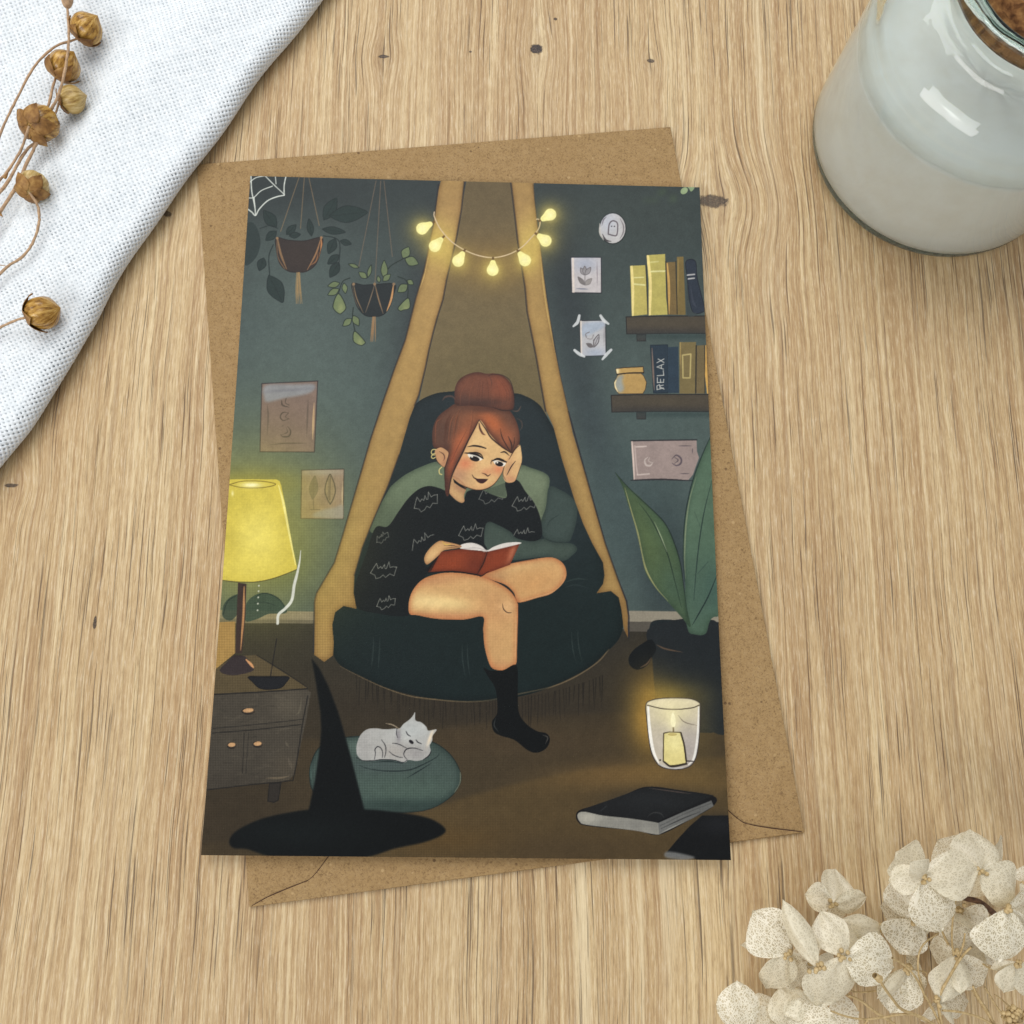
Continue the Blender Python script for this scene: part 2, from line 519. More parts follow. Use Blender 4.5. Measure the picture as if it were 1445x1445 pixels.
# --- neck, face, hair
use('A7')
HAIRL = (56, 38, 38)
nk = poly([(375, 1130), (352, 1210), (350, 1275), (400, 1335), (460, 1374), (494, 1362), (490, 1310), (508, 1230), (440, 1150)], (206, 166, 118))
blob(450, 1240, 60, 26, (170, 126, 98), .8, 25, clip=nk)
oval(610, 1000, 10, 10, (220, 180, 130))
fc = poly([(632, 600), (560, 740), (500, 870), (430, 1000), (388, 1120), (410, 1165), (500, 1222), (600, 1255), (690, 1246), (770, 1200), (835, 1110), (862, 1040), (905, 975), (960, 880), (880, 800), (760, 720)], (222, 182, 130))
blob(430, 1120, 80, 70, (184, 138, 112), .8, 30, clip=fc)
blob(500, 1010, 60, 46, (222, 128, 92), .8, clip=fc); blob(815, 1065, 46, 36, (222, 132, 96), .8, clip=fc); blob(700, 1090, 40, 24, (216, 138, 104), .6, clip=fc)
blob(600, 820, 60, 80, (232, 196, 142), .6, clip=fc); blob(620, 900, 60, 20, (186, 140, 100), .5, 15, clip=fc)
blob(680, 1210, 60, 26, (228, 176, 128), .6, clip=fc)
line([(392, 1160), (440, 1195), (500, 1225), (600, 1256), (690, 1248), (770, 1202), (835, 1112), (862, 1042)], (54, 36, 34), 1.3, .9, (.5, .2))
poly([(388, 1150), (400, 1190), (450, 1225), (505, 1255), (518, 1235), (450, 1200)], (26, 24, 28), sm=False)
inner(fc, (190, 136, 98), 5, .5); inner(nk, (160, 112, 84), 3, .5)
# brows
line([(520, 858), (580, 848), (640, 855), (695, 872)], (44, 34, 34), 2.6, 1, (.2, .6))
line([(832, 910), (870, 905), (910, 938)], (44, 34, 34), 2.2, 1, (.4, .3))
# eyes
poly([(525, 925), (580, 930), (640, 950), (668, 966), (640, 985), (590, 990), (548, 965)], (232, 228, 226))
oval(590, 968, 46, 24, (34, 28, 30), 12)
line([(498, 915), (560, 918), (620, 935), (668, 966)], (30, 24, 28), 3.2, 1, (.3, .5)); line([(498, 915), (560, 912), (610, 912), (650, 930), (668, 962)], (30, 24, 28), 2.0, 1, (.3, .4))
oval(566, 950, 9, 7, (240, 238, 236))
poly([(762, 985), (810, 985), (850, 1000), (880, 1010), (862, 1035), (815, 1040), (780, 1020)], (232, 228, 226))
oval(818, 1016, 38, 23, (34, 28, 30), 10)
line([(752, 988), (800, 970), (850, 985), (912, 1010)], (30, 24, 28), 3.2, 1, (.4, .3)); line([(775, 978), (810, 966), (860, 978)], (30, 24, 28), 2.0, 1, (.3, .3)); oval(800, 1003, 8, 7, (240, 238, 236))
line([(752, 975), (742, 1000), (742, 1022)], (60, 40, 36), 1.1, .9, (.4, .3))
# nose, mouth
line([(655, 1100), (690, 1112), (712, 1128), (735, 1112)], (70, 40, 38), 1.6, 1, (.2, .4))
line([(566, 1115), (585, 1145), (620, 1158), (680, 1160), (712, 1158)], (44, 22, 26), 1.6, 1, (.4, .4))
poly([(590, 1143), (620, 1155), (655, 1153), (708, 1160), (688, 1184), (660, 1198), (632, 1192), (608, 1174)], (64, 34, 38))
# back hair and ear
hc = poly([(440, 455), (340, 505), (255, 575), (208, 670), (198, 780), (215, 865), (290, 868), (335, 900), (335, 985), (312, 1050), (312, 1200), (325, 1300), (350, 1300), (372, 1150), (425, 1020), (490, 890), (550, 760), (602, 665), (632, 608),
           (670, 640), (725, 730), (800, 815), (875, 880), (930, 916), (968, 885), (1002, 830), (1006, 750), (985, 650), (945, 565), (890, 515), (700, 480)], (104, 70, 58))
blob(330, 700, 110, 130, (94, 68, 60), .8, clip=hc); blob(560, 590, 140, 60, (142, 88, 62), .7, clip=hc)
blob(470, 790, 60, 120, (196, 106, 66), .8, 30, clip=hc); blob(760, 640, 120, 60, (200, 106, 62), .85, 45, clip=hc); blob(900, 780, 50, 70, (176, 100, 68), .7, 30, clip=hc)
blob(380, 1000, 26, 120, (172, 86, 56), .8, 15, clip=hc); blob(690, 510, 130, 24, (84, 56, 50), .7, clip=hc); blob(330, 1220, 16, 80, (86, 50, 46), .8, clip=hc)
blob(980, 700, 30, 100, (130, 82, 64), .5, clip=hc); blob(330, 880, 30, 60, (80, 56, 50), .7, clip=hc)
inner(hc, (78, 44, 38), 5, .6)
for k in range(26):
    x_ = rng.uniform(230, 600); line([(x_, 480 + .3 * abs(x_ - 560) + rng.uniform(0, 40)), (x_ - 40 + .16 * (x_ - 400), 640), (x_ - 60 + .05 * (x_ - 400), 820)], (84, 46, 36) if k % 2 else (176, 96, 62), .8, .35, (.2, .2), clip=hc)
line([(632, 608), (590, 690), (530, 800), (470, 930), (410, 1050), (372, 1150), (350, 1280)], HAIRL, 2.2, .95, (.4, .5))
line([(632, 608), (690, 690), (740, 770), (820, 840), (880, 885), (930, 916)], HAIRL, 2.2, .95, (.5, .3))
line([(630, 640), (640, 690), (665, 735), (690, 748)], (110, 68, 54), 3.0, .9, (.5, .2)); line([(632, 640), (640, 690), (660, 728)], HAIRL, 1.3, .8, (.4, .2))
line([(828, 690), (845, 770), (900, 870), (930, 912)], HAIRL, 1.5, .9, (.3, .3)); line([(900, 760), (930, 830), (932, 905)], HAIRL, 2.2, .8, (.3, .3)); line([(960, 770), (955, 830), (932, 905)], HAIRL, 1.2, .8, (.3, .3))
line([(345, 930), (330, 1000), (312, 1060), (318, 1240)], HAIRL, 1.6, .9, (.4, .4)); line([(520, 700), (470, 790), (420, 890), (370, 1000)], (104, 58, 46), 1.0, .6, (.2, .2))
bn = poly([(420, 472), (405, 390), (410, 310), (436, 250), (482, 208), (550, 178), (625, 166), (700, 182), (765, 178), (835, 192), (898, 238), (940, 310), (956, 400), (944, 508), (860, 522), (720, 492), (560, 476)], (116, 70, 56))
blob(850, 300, 80, 110, (150, 80, 58), .8, clip=bn); blob(560, 300, 100, 80, (128, 78, 62), .7, clip=bn); blob(640, 450, 190, 34, (76, 54, 52), .85, clip=bn); blob(480, 420, 60, 50, (84, 60, 56), .6, clip=bn)
inner(bn, (66, 42, 40), 5, .7)
for k in range(14):
    x_ = rng.uniform(430, 930); line([(x_, 480), (x_ + 10, 350), (690 + .6 * (x_ - 690), 210)], (146, 84, 62) if k % 2 else (78, 48, 44), .8, .4, (.2, .2), clip=bn)
line([(720, 196), (790, 185), (860, 200), (920, 250), (950, 350), (958, 420), (957, 512)], (52, 38, 42), 1.2, .8, (.3, .4)); line([(960, 512), (860, 522), (760, 492)], (50, 38, 40), 1.4, .8, (.5, .2)); line([(720, 200), (745, 250), (750, 330)], (84, 54, 52), 1.2, .6, (.3, .1))
line([(290, 430), (320, 395), (380, 390), (410, 420)], (104, 76, 70), 2.6, .7, (.2, .3)); line([(940, 525), (990, 525), (1020, 480)], (96, 78, 72), 1.8, .9, (.3, .3)); line([(975, 590), (1020, 620), (1030, 670), (1010, 705)], (90, 74, 70), 1.4, .8, (.3, .2))
er = poly([(232, 880), (280, 864), (330, 892), (347, 920), (330, 985), (305, 1045), (262, 1014), (232, 960), (220, 910)], (200, 152, 112))
line([(262, 900), (300, 925), (312, 960), (300, 985)], (66, 42, 40), 1.5, .9, (.3, .3)); blob(310, 1000, 20, 40, (176, 120, 92), .6, clip=er)
line([(222, 920), (240, 990), (300, 1045)], (50, 36, 36), 1.2, .8, (.3, .3))
GO = (232, 214, 140)
line([(230, 882), (200, 884), (188, 905), (196, 925), (222, 918)], GO, 1.2, .95); line([(220, 932), (195, 935), (190, 955), (205, 965), (225, 955)], GO, 1.2, .95); line([(285, 1045), (262, 1070), (265, 1105), (285, 1114)], GO, 1.3, .95)
# hand at the cheek
hn = poly([(1006, 838), (1022, 900), (1028, 965), (1020, 1020), (995, 1090), (965, 1170), (915, 1190), (872, 1174), (850, 1112), (866, 1040), (905, 975), (960, 885)], (218, 176, 126))
blob(900, 1060, 26, 70, (196, 146, 110), .7, 15, clip=hn); blob(1000, 920, 20, 60, (230, 194, 142), .6, clip=hn); blob(930, 1160, 40, 24, (206, 140, 110), .6, clip=hn)
line([(968, 990), (930, 1040), (888, 1120)], (52, 36, 36), 1.5, 1, (.4, .4)); line([(1006, 842), (960, 885), (908, 975)], (52, 36, 36), 1.5, .9, (.4, .4)); line([(866, 1040), (852, 1110), (880, 1170)], (70, 46, 42), 1.1, .7, (.3, .3)); line([(1027, 1000), (1000, 1085), (968, 1172)], (60, 42, 40), 1.0, .7, (.3, .3))

# --- curtains of the canopy
TAN = (172, 140, 86)
use('O')
cl = poly([(624, 250), (656, 250), (651, 297), (644, 337), (639, 358), (630, 396), (625, 423), (617, 448), (611, 470), (605, 495), (600, 520), (591, 557), (578, 590), (563, 642), (548, 684), (527, 733), (511, 773), (500, 812), (499, 837), (503, 859),
           (485, 855), (473, 864), (469, 882), (471, 907), (470, 925), (458, 934), (444, 924), (444, 846), (447, 837), (472, 794), (485, 751), (508, 672), (523, 620), (542, 563), (557, 520), (572, 480), (587, 421), (598, 384), (604, 356), (612, 316), (619, 270)], TAN, sm=False)
cr = poly([(720, 250), (752, 250), (754, 283), (758, 316), (762, 347), (767, 387), (771, 421), (777, 456), (782, 490), (790, 528), (802, 581), (808, 611), (827, 672), (842, 727), (854, 767), (872, 818), (883, 849), (886, 870), (885, 885), (886, 900), (880, 887), (877, 861),
           (873, 843), (862, 834), (842, 837), (851, 824), (853, 812), (851, 794), (836, 767), (823, 739), (811, 706), (793, 648), (781, 602), (770, 578), (763, 540), (757, 505), (750, 470), (744, 440), (741, 406), (736, 375), (731, 344), (726, 300)], TAN, sm=False)
for m in (cl, cr):
    blob(660, 300, 160, 40, (170, 136, 88), .8, clip=m)
    blob(600, 520, 300, 60, (180, 146, 88), .5, clip=m)
    blob(480, 880, 60, 60, (160, 126, 70), .5, clip=m)
blob(630, 350, 60, 24, (222, 194, 108), .75, 20, clip=cl); blob(745, 345, 50, 24, (222, 194, 108), .7, -20, clip=cr)
blob(635, 440, 30, 50, (190, 154, 98), .6, clip=cl)
use('A1')
line([(1322, 640), (1290, 780), (1235, 920), (1170, 1130), (1118, 1330), (1085, 1440)], (240, 208, 132), 2.6, .95, (.3, .1), clip=cl)
use('A2')
line([(1110, 640), (1130, 850), (1155, 1050), (1190, 1260), (1222, 1440)], (240, 208, 128), 3.2, .95, (.3, .3), clip=cr)
line([(1222, 1440), (1260, 1580), (1290, 1700)], (220, 186, 116), 2.0, .5, (1, .1), clip=cr)
use('O')
LN = (46, 46, 54)
for L, w in (([(656, 250), (651, 297), (644, 337), (639, 358), (630, 396), (625, 423), (617, 448), (611, 470), (605, 495), (600, 520), (591, 557), (585, 572)], 2.4),
             ([(720, 250), (726, 300), (731, 344), (736, 375), (741, 406), (744, 440), (750, 470), (757, 505), (763, 540), (770, 580)], 2.6),
             ([(619, 262), (612, 316), (604, 356), (598, 384), (587, 421), (572, 480), (557, 520), (542, 563), (523, 620), (508, 672), (485, 751), (472, 794), (447, 837), (444, 850), (443, 920)], 2.4),
             ([(802, 581), (827, 672), (854, 767), (872, 818), (884, 849), (887, 870), (887, 900)], 2.4), ([(563, 642), (548, 684), (527, 733), (511, 773), (500, 812)], 2.0)):
    line(L, LN, w, .9, sm=False)
line([(752, 262), (758, 316), (767, 387), (777, 456), (790, 528), (802, 581)], LN, 1.6, .6, sm=False)

for m in (cl, cr): inner(m, (128, 96, 56), 6, .7)
# --- string lights
use('A2')
line([(248, 350), (250, 390), (300, 490), (390, 590), (500, 660), (620, 705), (740, 718), (860, 690), (960, 635), (1040, 555), (1095, 490), (1110, 430), (1095, 408), (1080, 408)], (218, 196, 178), 1.5, 1)
BUL = [((228, 440), (152, 482)), ((312, 562), (255, 622)), ((486, 674), (445, 742)), ((726, 742), (724, 815)), ((938, 676), (985, 738)), ((1090, 535), (1152, 580)), ((1120, 412), (1190, 372))]
for (x0, y0), (x1, y1) in BUL:
    blob(x1, y1, 62, 62, (226, 206, 100), .62); blob(x1, y1 + 20, 110, 100, (186, 160, 76), .22)
for (x0, y0), (x1, y1) in BUL:
    d = np.array([x1 - x0, y1 - y0], float); L = np.hypot(*d); d /= L; n = np.array([-d[1], d[0]])
    a = np.array([x0, y0]); c = np.array([x1, y1])
    line([a - d * 22, a], (110, 84, 50), 3.0, .9)
    poly([a + n * 14, a + d * L * .45 + n * 30, c + n * 48, c + d * 36 + n * 36, c + d * 52, c + d * 36 - n * 36, c - n * 48, a + d * L * .45 - n * 30, a - n * 14], (246, 240, 160))
    blob(c[0], c[1], 26, 26, (252, 248, 190), .8)

# --- cobweb
use('A1')
WEB = (214, 222, 226)
for L, w in (([(120, 100), (125, 200), (145, 300), (150, 362)], 1.6), ([(95, 318), (125, 340), (150, 362), (175, 320), (230, 265), (290, 238), (345, 226)], 1.7), ([(345, 226), (345, 160), (358, 95)], 1.6), ([(345, 220), (280, 160), (215, 95)], 1.3),
             ([(105, 245), (140, 240), (190, 195), (265, 165)], 1.3), ([(110, 140), (150, 110), (200, 98), (240, 95)], 1.2), ([(285, 95), (290, 150)], 1.2), ([(140, 240), (145, 300)], 1.4)):
    line(L, WEB, w, .95)

# --- hanging plants
CORD = (134, 112, 88)
for L in ([(448, 100), (320, 470)], [(482, 105), (455, 450)], [(512, 105), (582, 430)]): line(L, CORD, 1.1, .8)
for L in ([(968, 130), (850, 710)], [(1000, 130), (960, 820)], [(1022, 130), (1078, 640)]): line(L, (126, 106, 92), 1.0, .75)
DL, DE = (44, 60, 62), (34, 46, 50)
poly([(80, 420), (130, 410), (170, 470), (182, 560), (150, 650), (80, 700), (40, 600), (40, 470)], (46, 60, 63), .9)
for a in ((290, 440, 205, 330, 78), (290, 470, 220, 530, 56), (360, 490, 425, 425, 50), (380, 500, 455, 490, 40), (530, 500, 512, 385, 44), (615, 390, 700, 245, 84), (655, 365, 910, 340, 112), (605, 455, 760, 475, 50),
          (690, 520, 645, 620, 64), (725, 535, 800, 555, 40), (715, 630, 640, 690, 54), (715, 680, 655, 780, 64), (240, 770, 335, 950, 110), (205, 650, 175, 735, 60)):
    leaf(*a, DL, edge=DE, ew=1.0, mid=DE)
line([(270, 560), (240, 640), (245, 770)], DE, 1.4, .9); line([(610, 500), (690, 515), (722, 560), (715, 700)], DE, 1.4, .9); line([(180, 450), (250, 430), (300, 450)], DE, 1.4, .7)
p1 = poly([(290, 515), (370, 528), (480, 534), (600, 512), (592, 600), (560, 690), (500, 738), (440, 746), (370, 738), (315, 690), (292, 600)], (58, 51, 52), edge=(38, 34, 38), ew=1.0)
blob(440, 640, 90, 70, (66, 56, 54), .6, clip=p1)
line([(300, 520), (320, 620), (360, 725)], (146, 114, 84), 3.0, .9, (.4, .3), clip=p1); line([(296, 522), (300, 640), (350, 728)], (140, 110, 84), 1.2, .8, clip=p1)
line([(594, 515), (560, 620), (500, 730)], (160, 118, 84), 2.4, .9, (.4, .3), clip=p1); line([(596, 520), (596, 600), (570, 690)], (196, 132, 82), 3.2, .9, (.3, .3), clip=p1); line([(520, 700), (560, 670), (575, 610)], (190, 126, 78), 2.0, .6, (.2, .2), clip=p1)
oval(297, 516, 9, 9, (150, 120, 92)); oval(596, 512, 9, 9, (160, 122, 90))
for x0, x1 in ((430, 425), (440, 432), (446, 455), (438, 443), (448, 465)):
    line([(x0, 748), ((x0 + x1) / 2 - 3, 850), (x1, 958)], (172, 138, 92), 1.5, .8, (.8, .4))
G1, GE = (108, 124, 92), (36, 48, 46)
line([(1020, 790), (1060, 710), (1150, 655)], GE, 1.2); line([(790, 785), (740, 810), (712, 890)], GE, 1.2); line([(1115, 775), (1170, 800), (1185, 860), (1180, 930)], GE, 1.2); line([(812, 985), (808, 1060), (825, 1150)], GE, 1.3)
for a in ((1025, 790, 1022, 665, 46), (1015, 805, 1065, 760, 40), (1150, 650, 1190, 575, 60), (1165, 655, 1255, 690, 64), (905, 785, 850, 745, 40), (912, 780, 935, 695, 26), (990, 815, 980, 770, 26), (850, 715, 780, 690, 26), (720, 820, 640, 840, 40),
          (715, 860, 640, 900, 44), (750, 820, 760, 890, 36), (1180, 800, 1222, 828, 34), (1180, 830, 1115, 880, 56), (800, 1060, 742, 1110, 44), (812, 1040, 850, 1108, 46)):
    leaf(*a, G1, edge=GE, ew=1.0)
for a in ((712, 890, 722, 1025, 88), (1185, 920, 1140, 1008, 78), (822, 1145, 870, 1240, 76)):
    g = poly([(a[0], a[1]), (a[0] + .62 * (a[2] - a[0]) + a[4] * .5, (a[1] + a[3]) / 2 + 20), (a[2] + a[4] * .2, a[3] - 8), (a[2] - a[4] * .1, a[3]), (a[0] + .62 * (a[2] - a[0]) - a[4] * .5, (a[1] + a[3]) / 2 + 20)], (114, 130, 94), edge=GE, ew=1.2)
    blob((a[0] + a[2]) / 2 + 10, (a[1] + a[3]) / 2 + 30, 16, 26, (150, 160, 112), .7, clip=g)
p2 = poly([(805, 822), (880, 832), (960, 828), (1092, 826), (1085, 900), (1055, 990), (1010, 1036), (950, 1046), (890, 1036), (840, 980), (815, 900)], (40, 48, 54), edge=(28, 34, 40), ew=1.0)
for L, w, c in (([(815, 830), (835, 920), (880, 1020)], 1.4, (150, 122, 92)), ([(958, 830), (930, 920), (895, 1020)], 1.5, (130, 110, 92)), ([(960, 830), (985, 930), (1015, 1025)], 1.8, (150, 120, 92)), ([(1085, 835), (1070, 930), (1040, 1010)], 3.0, (214, 158, 104)), ([(805, 825), (820, 920), (850, 990)], 1.0, (120, 104, 90))):
    line(L, c, w, .9, (.4, .3), clip=p2)
for x in (815, 958, 1088): oval(x, 826, 10, 10, (140, 116, 92))
for x0, x1 in ((945, 930), (955, 945), (962, 962), (950, 938)):
    line([(x0, 1048), ((x0 + x1) / 2, 1130), (x1, 1215)], (172, 130, 90), 1.5, .8, (.8, .4))

# --- pictures on the left wall
use('A5')
q = poly([(335, 200), (715, 182), (692, 664), (322, 662)], (130, 110, 106), sm=False, edge=(54, 52, 60), ew=1.4)
blob(500, 420, 140, 160, (126, 106, 102), .7, clip=q)
poly([(345, 230), (390, 205), (560, 205), (690, 205), (680, 250), (620, 275), (480, 300), (370, 325), (350, 290)], (142, 146, 160), .95, soft=2, clip=q)
blob(500, 245, 140, 8, (120, 122, 140), .6, -4, clip=q)
line([(690, 330), (685, 450), (680, 580)], (206, 172, 134), 3.0, .8, (.2, .2), clip=q); line([(650, 310), (645, 420), (640, 560)], (92, 80, 78), 2.4, .7, (.2, .2)); line([(370, 340), (378, 420), (370, 550)], (94, 82, 80), 2.2, .7, (.2, .2)); line([(390, 615), (500, 605), (640, 605)], (86, 74, 72), 1.8, .8, (.2, .2))
CR = (76, 66, 64)
line([(470, 310), (475, 345), (520, 360)], CR, 2.4, .8, (.3, .3)); line([(500, 300), (495, 330), (520, 345)], CR, 1.4, .7)
line([(520, 400), (480, 395), (460, 425), (480, 450), (515, 440)], CR, 1.8, .8, (.3, .3)); line([(515, 400), (495, 425), (520, 440)], CR, 1.2, .6)
line([(510, 490), (530, 520), (520, 555), (480, 560), (460, 545)], CR, 2.0, .85, (.3, .3)); line([(500, 500), (508, 530), (465, 548)], CR, 1.4, .7, (.3, .3)); line([(480, 485), (470, 490)], CR, 1.0, .6)
q = poly([(605, 788), (893, 780), (888, 1118), (600, 1116)], (150, 128, 120), sm=False, edge=(54, 52, 58), ew=1.4)
blob(700, 1050, 110, 60, (156, 130, 106), .7, clip=q); blob(740, 800, 120, 18, (160, 156, 158), .7, clip=q)
poly([(690, 1080), (760, 1055), (830, 1040), (888, 1025), (890, 1116), (700, 1108)], (152, 148, 154), .9, soft=2, clip=q)
leaf(680, 985, 695, 825, 58, (116, 104, 94), edge=(104, 94, 88), ew=.8); line([(683, 850), (685, 1050)], (96, 84, 78), 1.1, .8); line([(665, 1055), (730, 1055)], (92, 82, 78), 1.2, .7)
leaf(800, 1015, 798, 815, 70, (150, 130, 110), edge=(84, 76, 74), ew=1.6); line([(800, 830), (796, 990)], (92, 82, 78), 1.4, .8); line([(790, 850), (786, 980)], (96, 88, 84), 1.0, .7)
line([(886, 860), (882, 960), (884, 1040)], (220, 196, 168), 2.0, .6, (.2, .2))

# --- lamp
use('A6')
blob(340, 420, 400, 400, (186, 178, 72), .74); blob(330, 100, 260, 60, (160, 150, 56), .6); blob(560, 640, 100, 90, (120, 130, 60), .5)
poly([(165, 1010), (175, 930), (220, 880), (280, 860), (300, 900), (270, 990), (220, 1040)], (54, 72, 62), .8); poly([(320, 1040), (400, 1030), (480, 995), (600, 985), (560, 900), (480, 855), (400, 860), (330, 920)], (60, 80, 66), .85)
line([(390, 880), (440, 855), (500, 865), (560, 905), (605, 985)], (38, 52, 46), 1.4, .8, (.3, .3)); line([(380, 920), (450, 915), (520, 935)], (40, 54, 46), 1.0, .6); line([(170, 1000), (200, 910), (260, 870)], (36, 50, 44), 1.2, .7)
poly([(130, 1052), (252, 1046), (252, 1262), (170, 1330), (100, 1390)], (168, 134, 76), sm=False)
ls = poly([(120, 82), (300, 78), (530, 80), (552, 92), (562, 120), (585, 230), (615, 400), (645, 560), (670, 672), (668, 690), (620, 712), (540, 742), (460, 764), (380, 776), (280, 776), (160, 762), (100, 750)], (214, 196, 76), sm=False)
blob(400, 480, 130, 180, (240, 226, 112), .85, clip=ls); blob(300, 660, 160, 60, (230, 214, 96), .6, clip=ls); blob(250, 200, 110, 70, (206, 190, 74), .7, clip=ls); blob(210, 460, 40, 130, (206, 188, 74), .5, clip=ls)
line([(545, 120), (580, 250), (620, 450), (660, 660)], (246, 238, 150), 3.6, .85, (.3, .3), clip=ls)
line([(210, 115), (300, 92), (430, 92), (526, 112), (440, 135), (300, 135), (215, 118)], (124, 106, 38), 1.2, .9); blob(360, 118, 44, 12, (255, 252, 200), 1, clip=ls); blob(232, 175, 6, 12, (250, 244, 180), .8)
line([(165, 768), (280, 778), (400, 776), (520, 750), (668, 694)], (90, 82, 40), 1.3, .8)
line([(696, 565), (688, 640), (672, 720), (652, 800), (636, 900), (592, 958), (546, 1000), (540, 1060)], (214, 218, 216), 4.0, .95, (.2, .9))
for y in (803, 840, 882, 925, 970): oval(412 - (y - 800) * .05, y, 6, 6, (206, 210, 200), alpha=.9)
lp = poly([(270, 782), (328, 790), (322, 1000), (300, 1262), (254, 1262), (262, 1000)], (66, 52, 48), sm=False)
line([(312, 810), (308, 1000), (290, 1240)], (206, 150, 98), 3.2, .85, (.4, .3), clip=lp)
use('B6')
poly([(270, 340), (420, 332), (800, 572), (700, 585), (110, 618), (120, 440)], (92, 80, 58), sm=False)
nf = poly([(115, 615), (790, 578), (822, 604), (790, 800), (735, 1060), (705, 1200), (660, 1245), (400, 1272), (50, 1312)], (74, 69, 63), sm=False)
blob(660, 690, 90, 90, (104, 97, 86), .5, clip=nf); blob(640, 1150, 70, 80, (86, 78, 68), .6, clip=nf); blob(250, 1250, 200, 60, (64, 59, 54), .7, clip=nf)
for k in range(60):
    x_, y_ = rng.uniform(100, 800), rng.uniform(600, 1280); blob(x_, y_, rng.uniform(4, 30), rng.uniform(2, 7), (100, 93, 82) if k % 3 else (50, 47, 44), .3, rng.uniform(-30, 10), clip=nf)
NL = (36, 35, 36)
line([(430, 335), (620, 450), (800, 572)], NL, 1.2, .8); line([(115, 620), (450, 602), (795, 578)], NL, 1.8, .9); line([(115, 866), (450, 835), (760, 800)], NL, 1.2, .7); line([(110, 900), (450, 872), (750, 838)], NL, 1.5, .8); line([(800, 630), (760, 850), (705, 1200), (660, 1245), (400, 1272), (60, 1312)], NL, 1.6, .85)
line([(340, 900), (330, 1190)], NL, 1.2, .7); line([(372, 900), (355, 1190)], NL, 1.0, .6)
line([(710, 770), (740, 740), (755, 640)], (112, 106, 92), 2.0, .5, (.2, .2)); line([(500, 1225), (600, 1225), (670, 1210)], (126, 112, 94), 3.0, .6, (.2, .2)); line([(640, 960), (660, 1000)], (110, 102, 90), 3, .5, (.2, .2)); line([(660, 1080), (690, 1160)], (104, 96, 86), 4, .4, (.2, .2)); line([(570, 880), (690, 862)], (96, 90, 80), 2, .5, (.2, .2))
for x, y, r in ((368, 735, 46), (250, 984, 32), (438, 976, 34)):
    oval(x, y + 6, r * 1.1, 24, (34, 32, 34), alpha=.8); oval(x, y, r * .85, 15, (192, 150, 110), -6); blob(x + r * .3, y + 3, r * .4, 8, (214, 170, 124), .7)
poly([(525, 1268), (610, 1258), (590, 1385), (560, 1400), (515, 1392)], (52, 48, 46), sm=False, edge=NL, ew=1.3)
lb = poly([(160, 440), (210, 385), (262, 340), (322, 338), (350, 350), (405, 420), (395, 450), (330, 470), (260, 480), (190, 470)], (58, 50, 54))
line([(350, 365), (385, 400), (405, 425)], (226, 164, 112), 3.6, .9, (.4, .4)); line([(262, 340), (322, 340)], (50, 42, 44), 2.0, .8)
line([(572, 215), (550, 350), (528, 490)], (34, 32, 36), 1.3, .9)
poly([(370, 490), (500, 494), (656, 490), (640, 535), (600, 572), (520, 582), (450, 574), (400, 530)], (34, 36, 42), edge=(22, 24, 30), ew=1.0)
line([(375, 490), (655, 490)], (22, 24, 30), 1.4, .9)

# --- pouf and cat
use('B1')
pf = poly([(700, 700), (780, 685), (900, 680), (1050, 685), (1190, 710), (1280, 770), (1330, 850), (1336, 915), (1290, 985), (1200, 1042), (1090, 1065), (880, 1068), (680, 1050), (590, 960), (572, 880), (582, 810), (620, 740)], (70, 87, 86), edge=(34, 42, 44), ew=1.4)
blob(1080, 960, 200, 60, (82, 104, 98), .6, clip=pf); blob(1050, 1030, 240, 24, (46, 64, 64), .7, clip=pf); blob(820, 730, 50, 30, (92, 112, 108), .6, clip=pf); blob(950, 830, 140, 24, (76, 90, 94), .8, clip=pf)
line([(1322, 800), (1338, 860), (1336, 920), (1305, 968)], (206, 200, 168), 3.0, .9, (.2, .2), clip=pf)
line([(578, 800), (572, 850), (580, 900)], (110, 146, 140), 4.0, .6, (.3, .3), clip=pf)
inner(pf, (42, 58, 58), 7, .6)
use('B7')
CW = (176, 178, 184)
ct = poly([(172, 580), (178, 500), (215, 410), (280, 355), (370, 345), (460, 355), (560, 348), (610, 345), (650, 300), (710, 255), (745, 215), (766, 182), (770, 262), (830, 285), (880, 330), (902, 368), (985, 356), (945, 420), (940, 470), (915, 520), (925, 570), (905, 620), (850, 660), (780, 675), (700, 665), (660, 690), (560, 665), (440, 660), (340, 668), (240, 668), (190, 630)], CW)
blob(250, 520, 70, 120, (158, 158, 164), .6, clip=ct); blob(740, 360, 120, 80, (190, 198, 208), .7, clip=ct); blob(560, 580, 120, 60, (166, 162, 164), .7, clip=ct); blob(780, 600, 80, 50, (150, 148, 156), .7, clip=ct); blob(920, 440, 12, 60, (244, 226, 206), .9, 20, clip=ct); blob(600, 420, 16, 50, (130, 126, 140), .7, clip=ct)
for L, w in (([(355, 660), (365, 600), (360, 560), (385, 530), (420, 545), (438, 590), (435, 640)], 1.3), ([(425, 460), (460, 510), (472, 570), (458, 640)], 1.3), ([(535, 495), (600, 505), (685, 548)], 1.2), ([(685, 660), (655, 620), (660, 580), (690, 552), (760, 545), (845, 570)], 1.4), ([(500, 575), (540, 610), (600, 635), (640, 640)], 1.1),
             ([(675, 375), (690, 405), (720, 425)], 1.6), ([(775, 460), (795, 485), (832, 502)], 1.6), ([(580, 350), (578, 400), (590, 440)], 1.1), ([(850, 662), (905, 622), (930, 575)], 1.4), ([(170, 640), (240, 672), (340, 672), (440, 660), (560, 668), (640, 690), (690, 665)], 1.2)):
    line(L, (36, 36, 46), w, .95, (.5, .5))
oval(728, 482, 28, 17, (34, 32, 40), 38); line([(470, 295), (540, 310), (620, 360)], (196, 180, 160), 1.3, .8, (.3, .3))
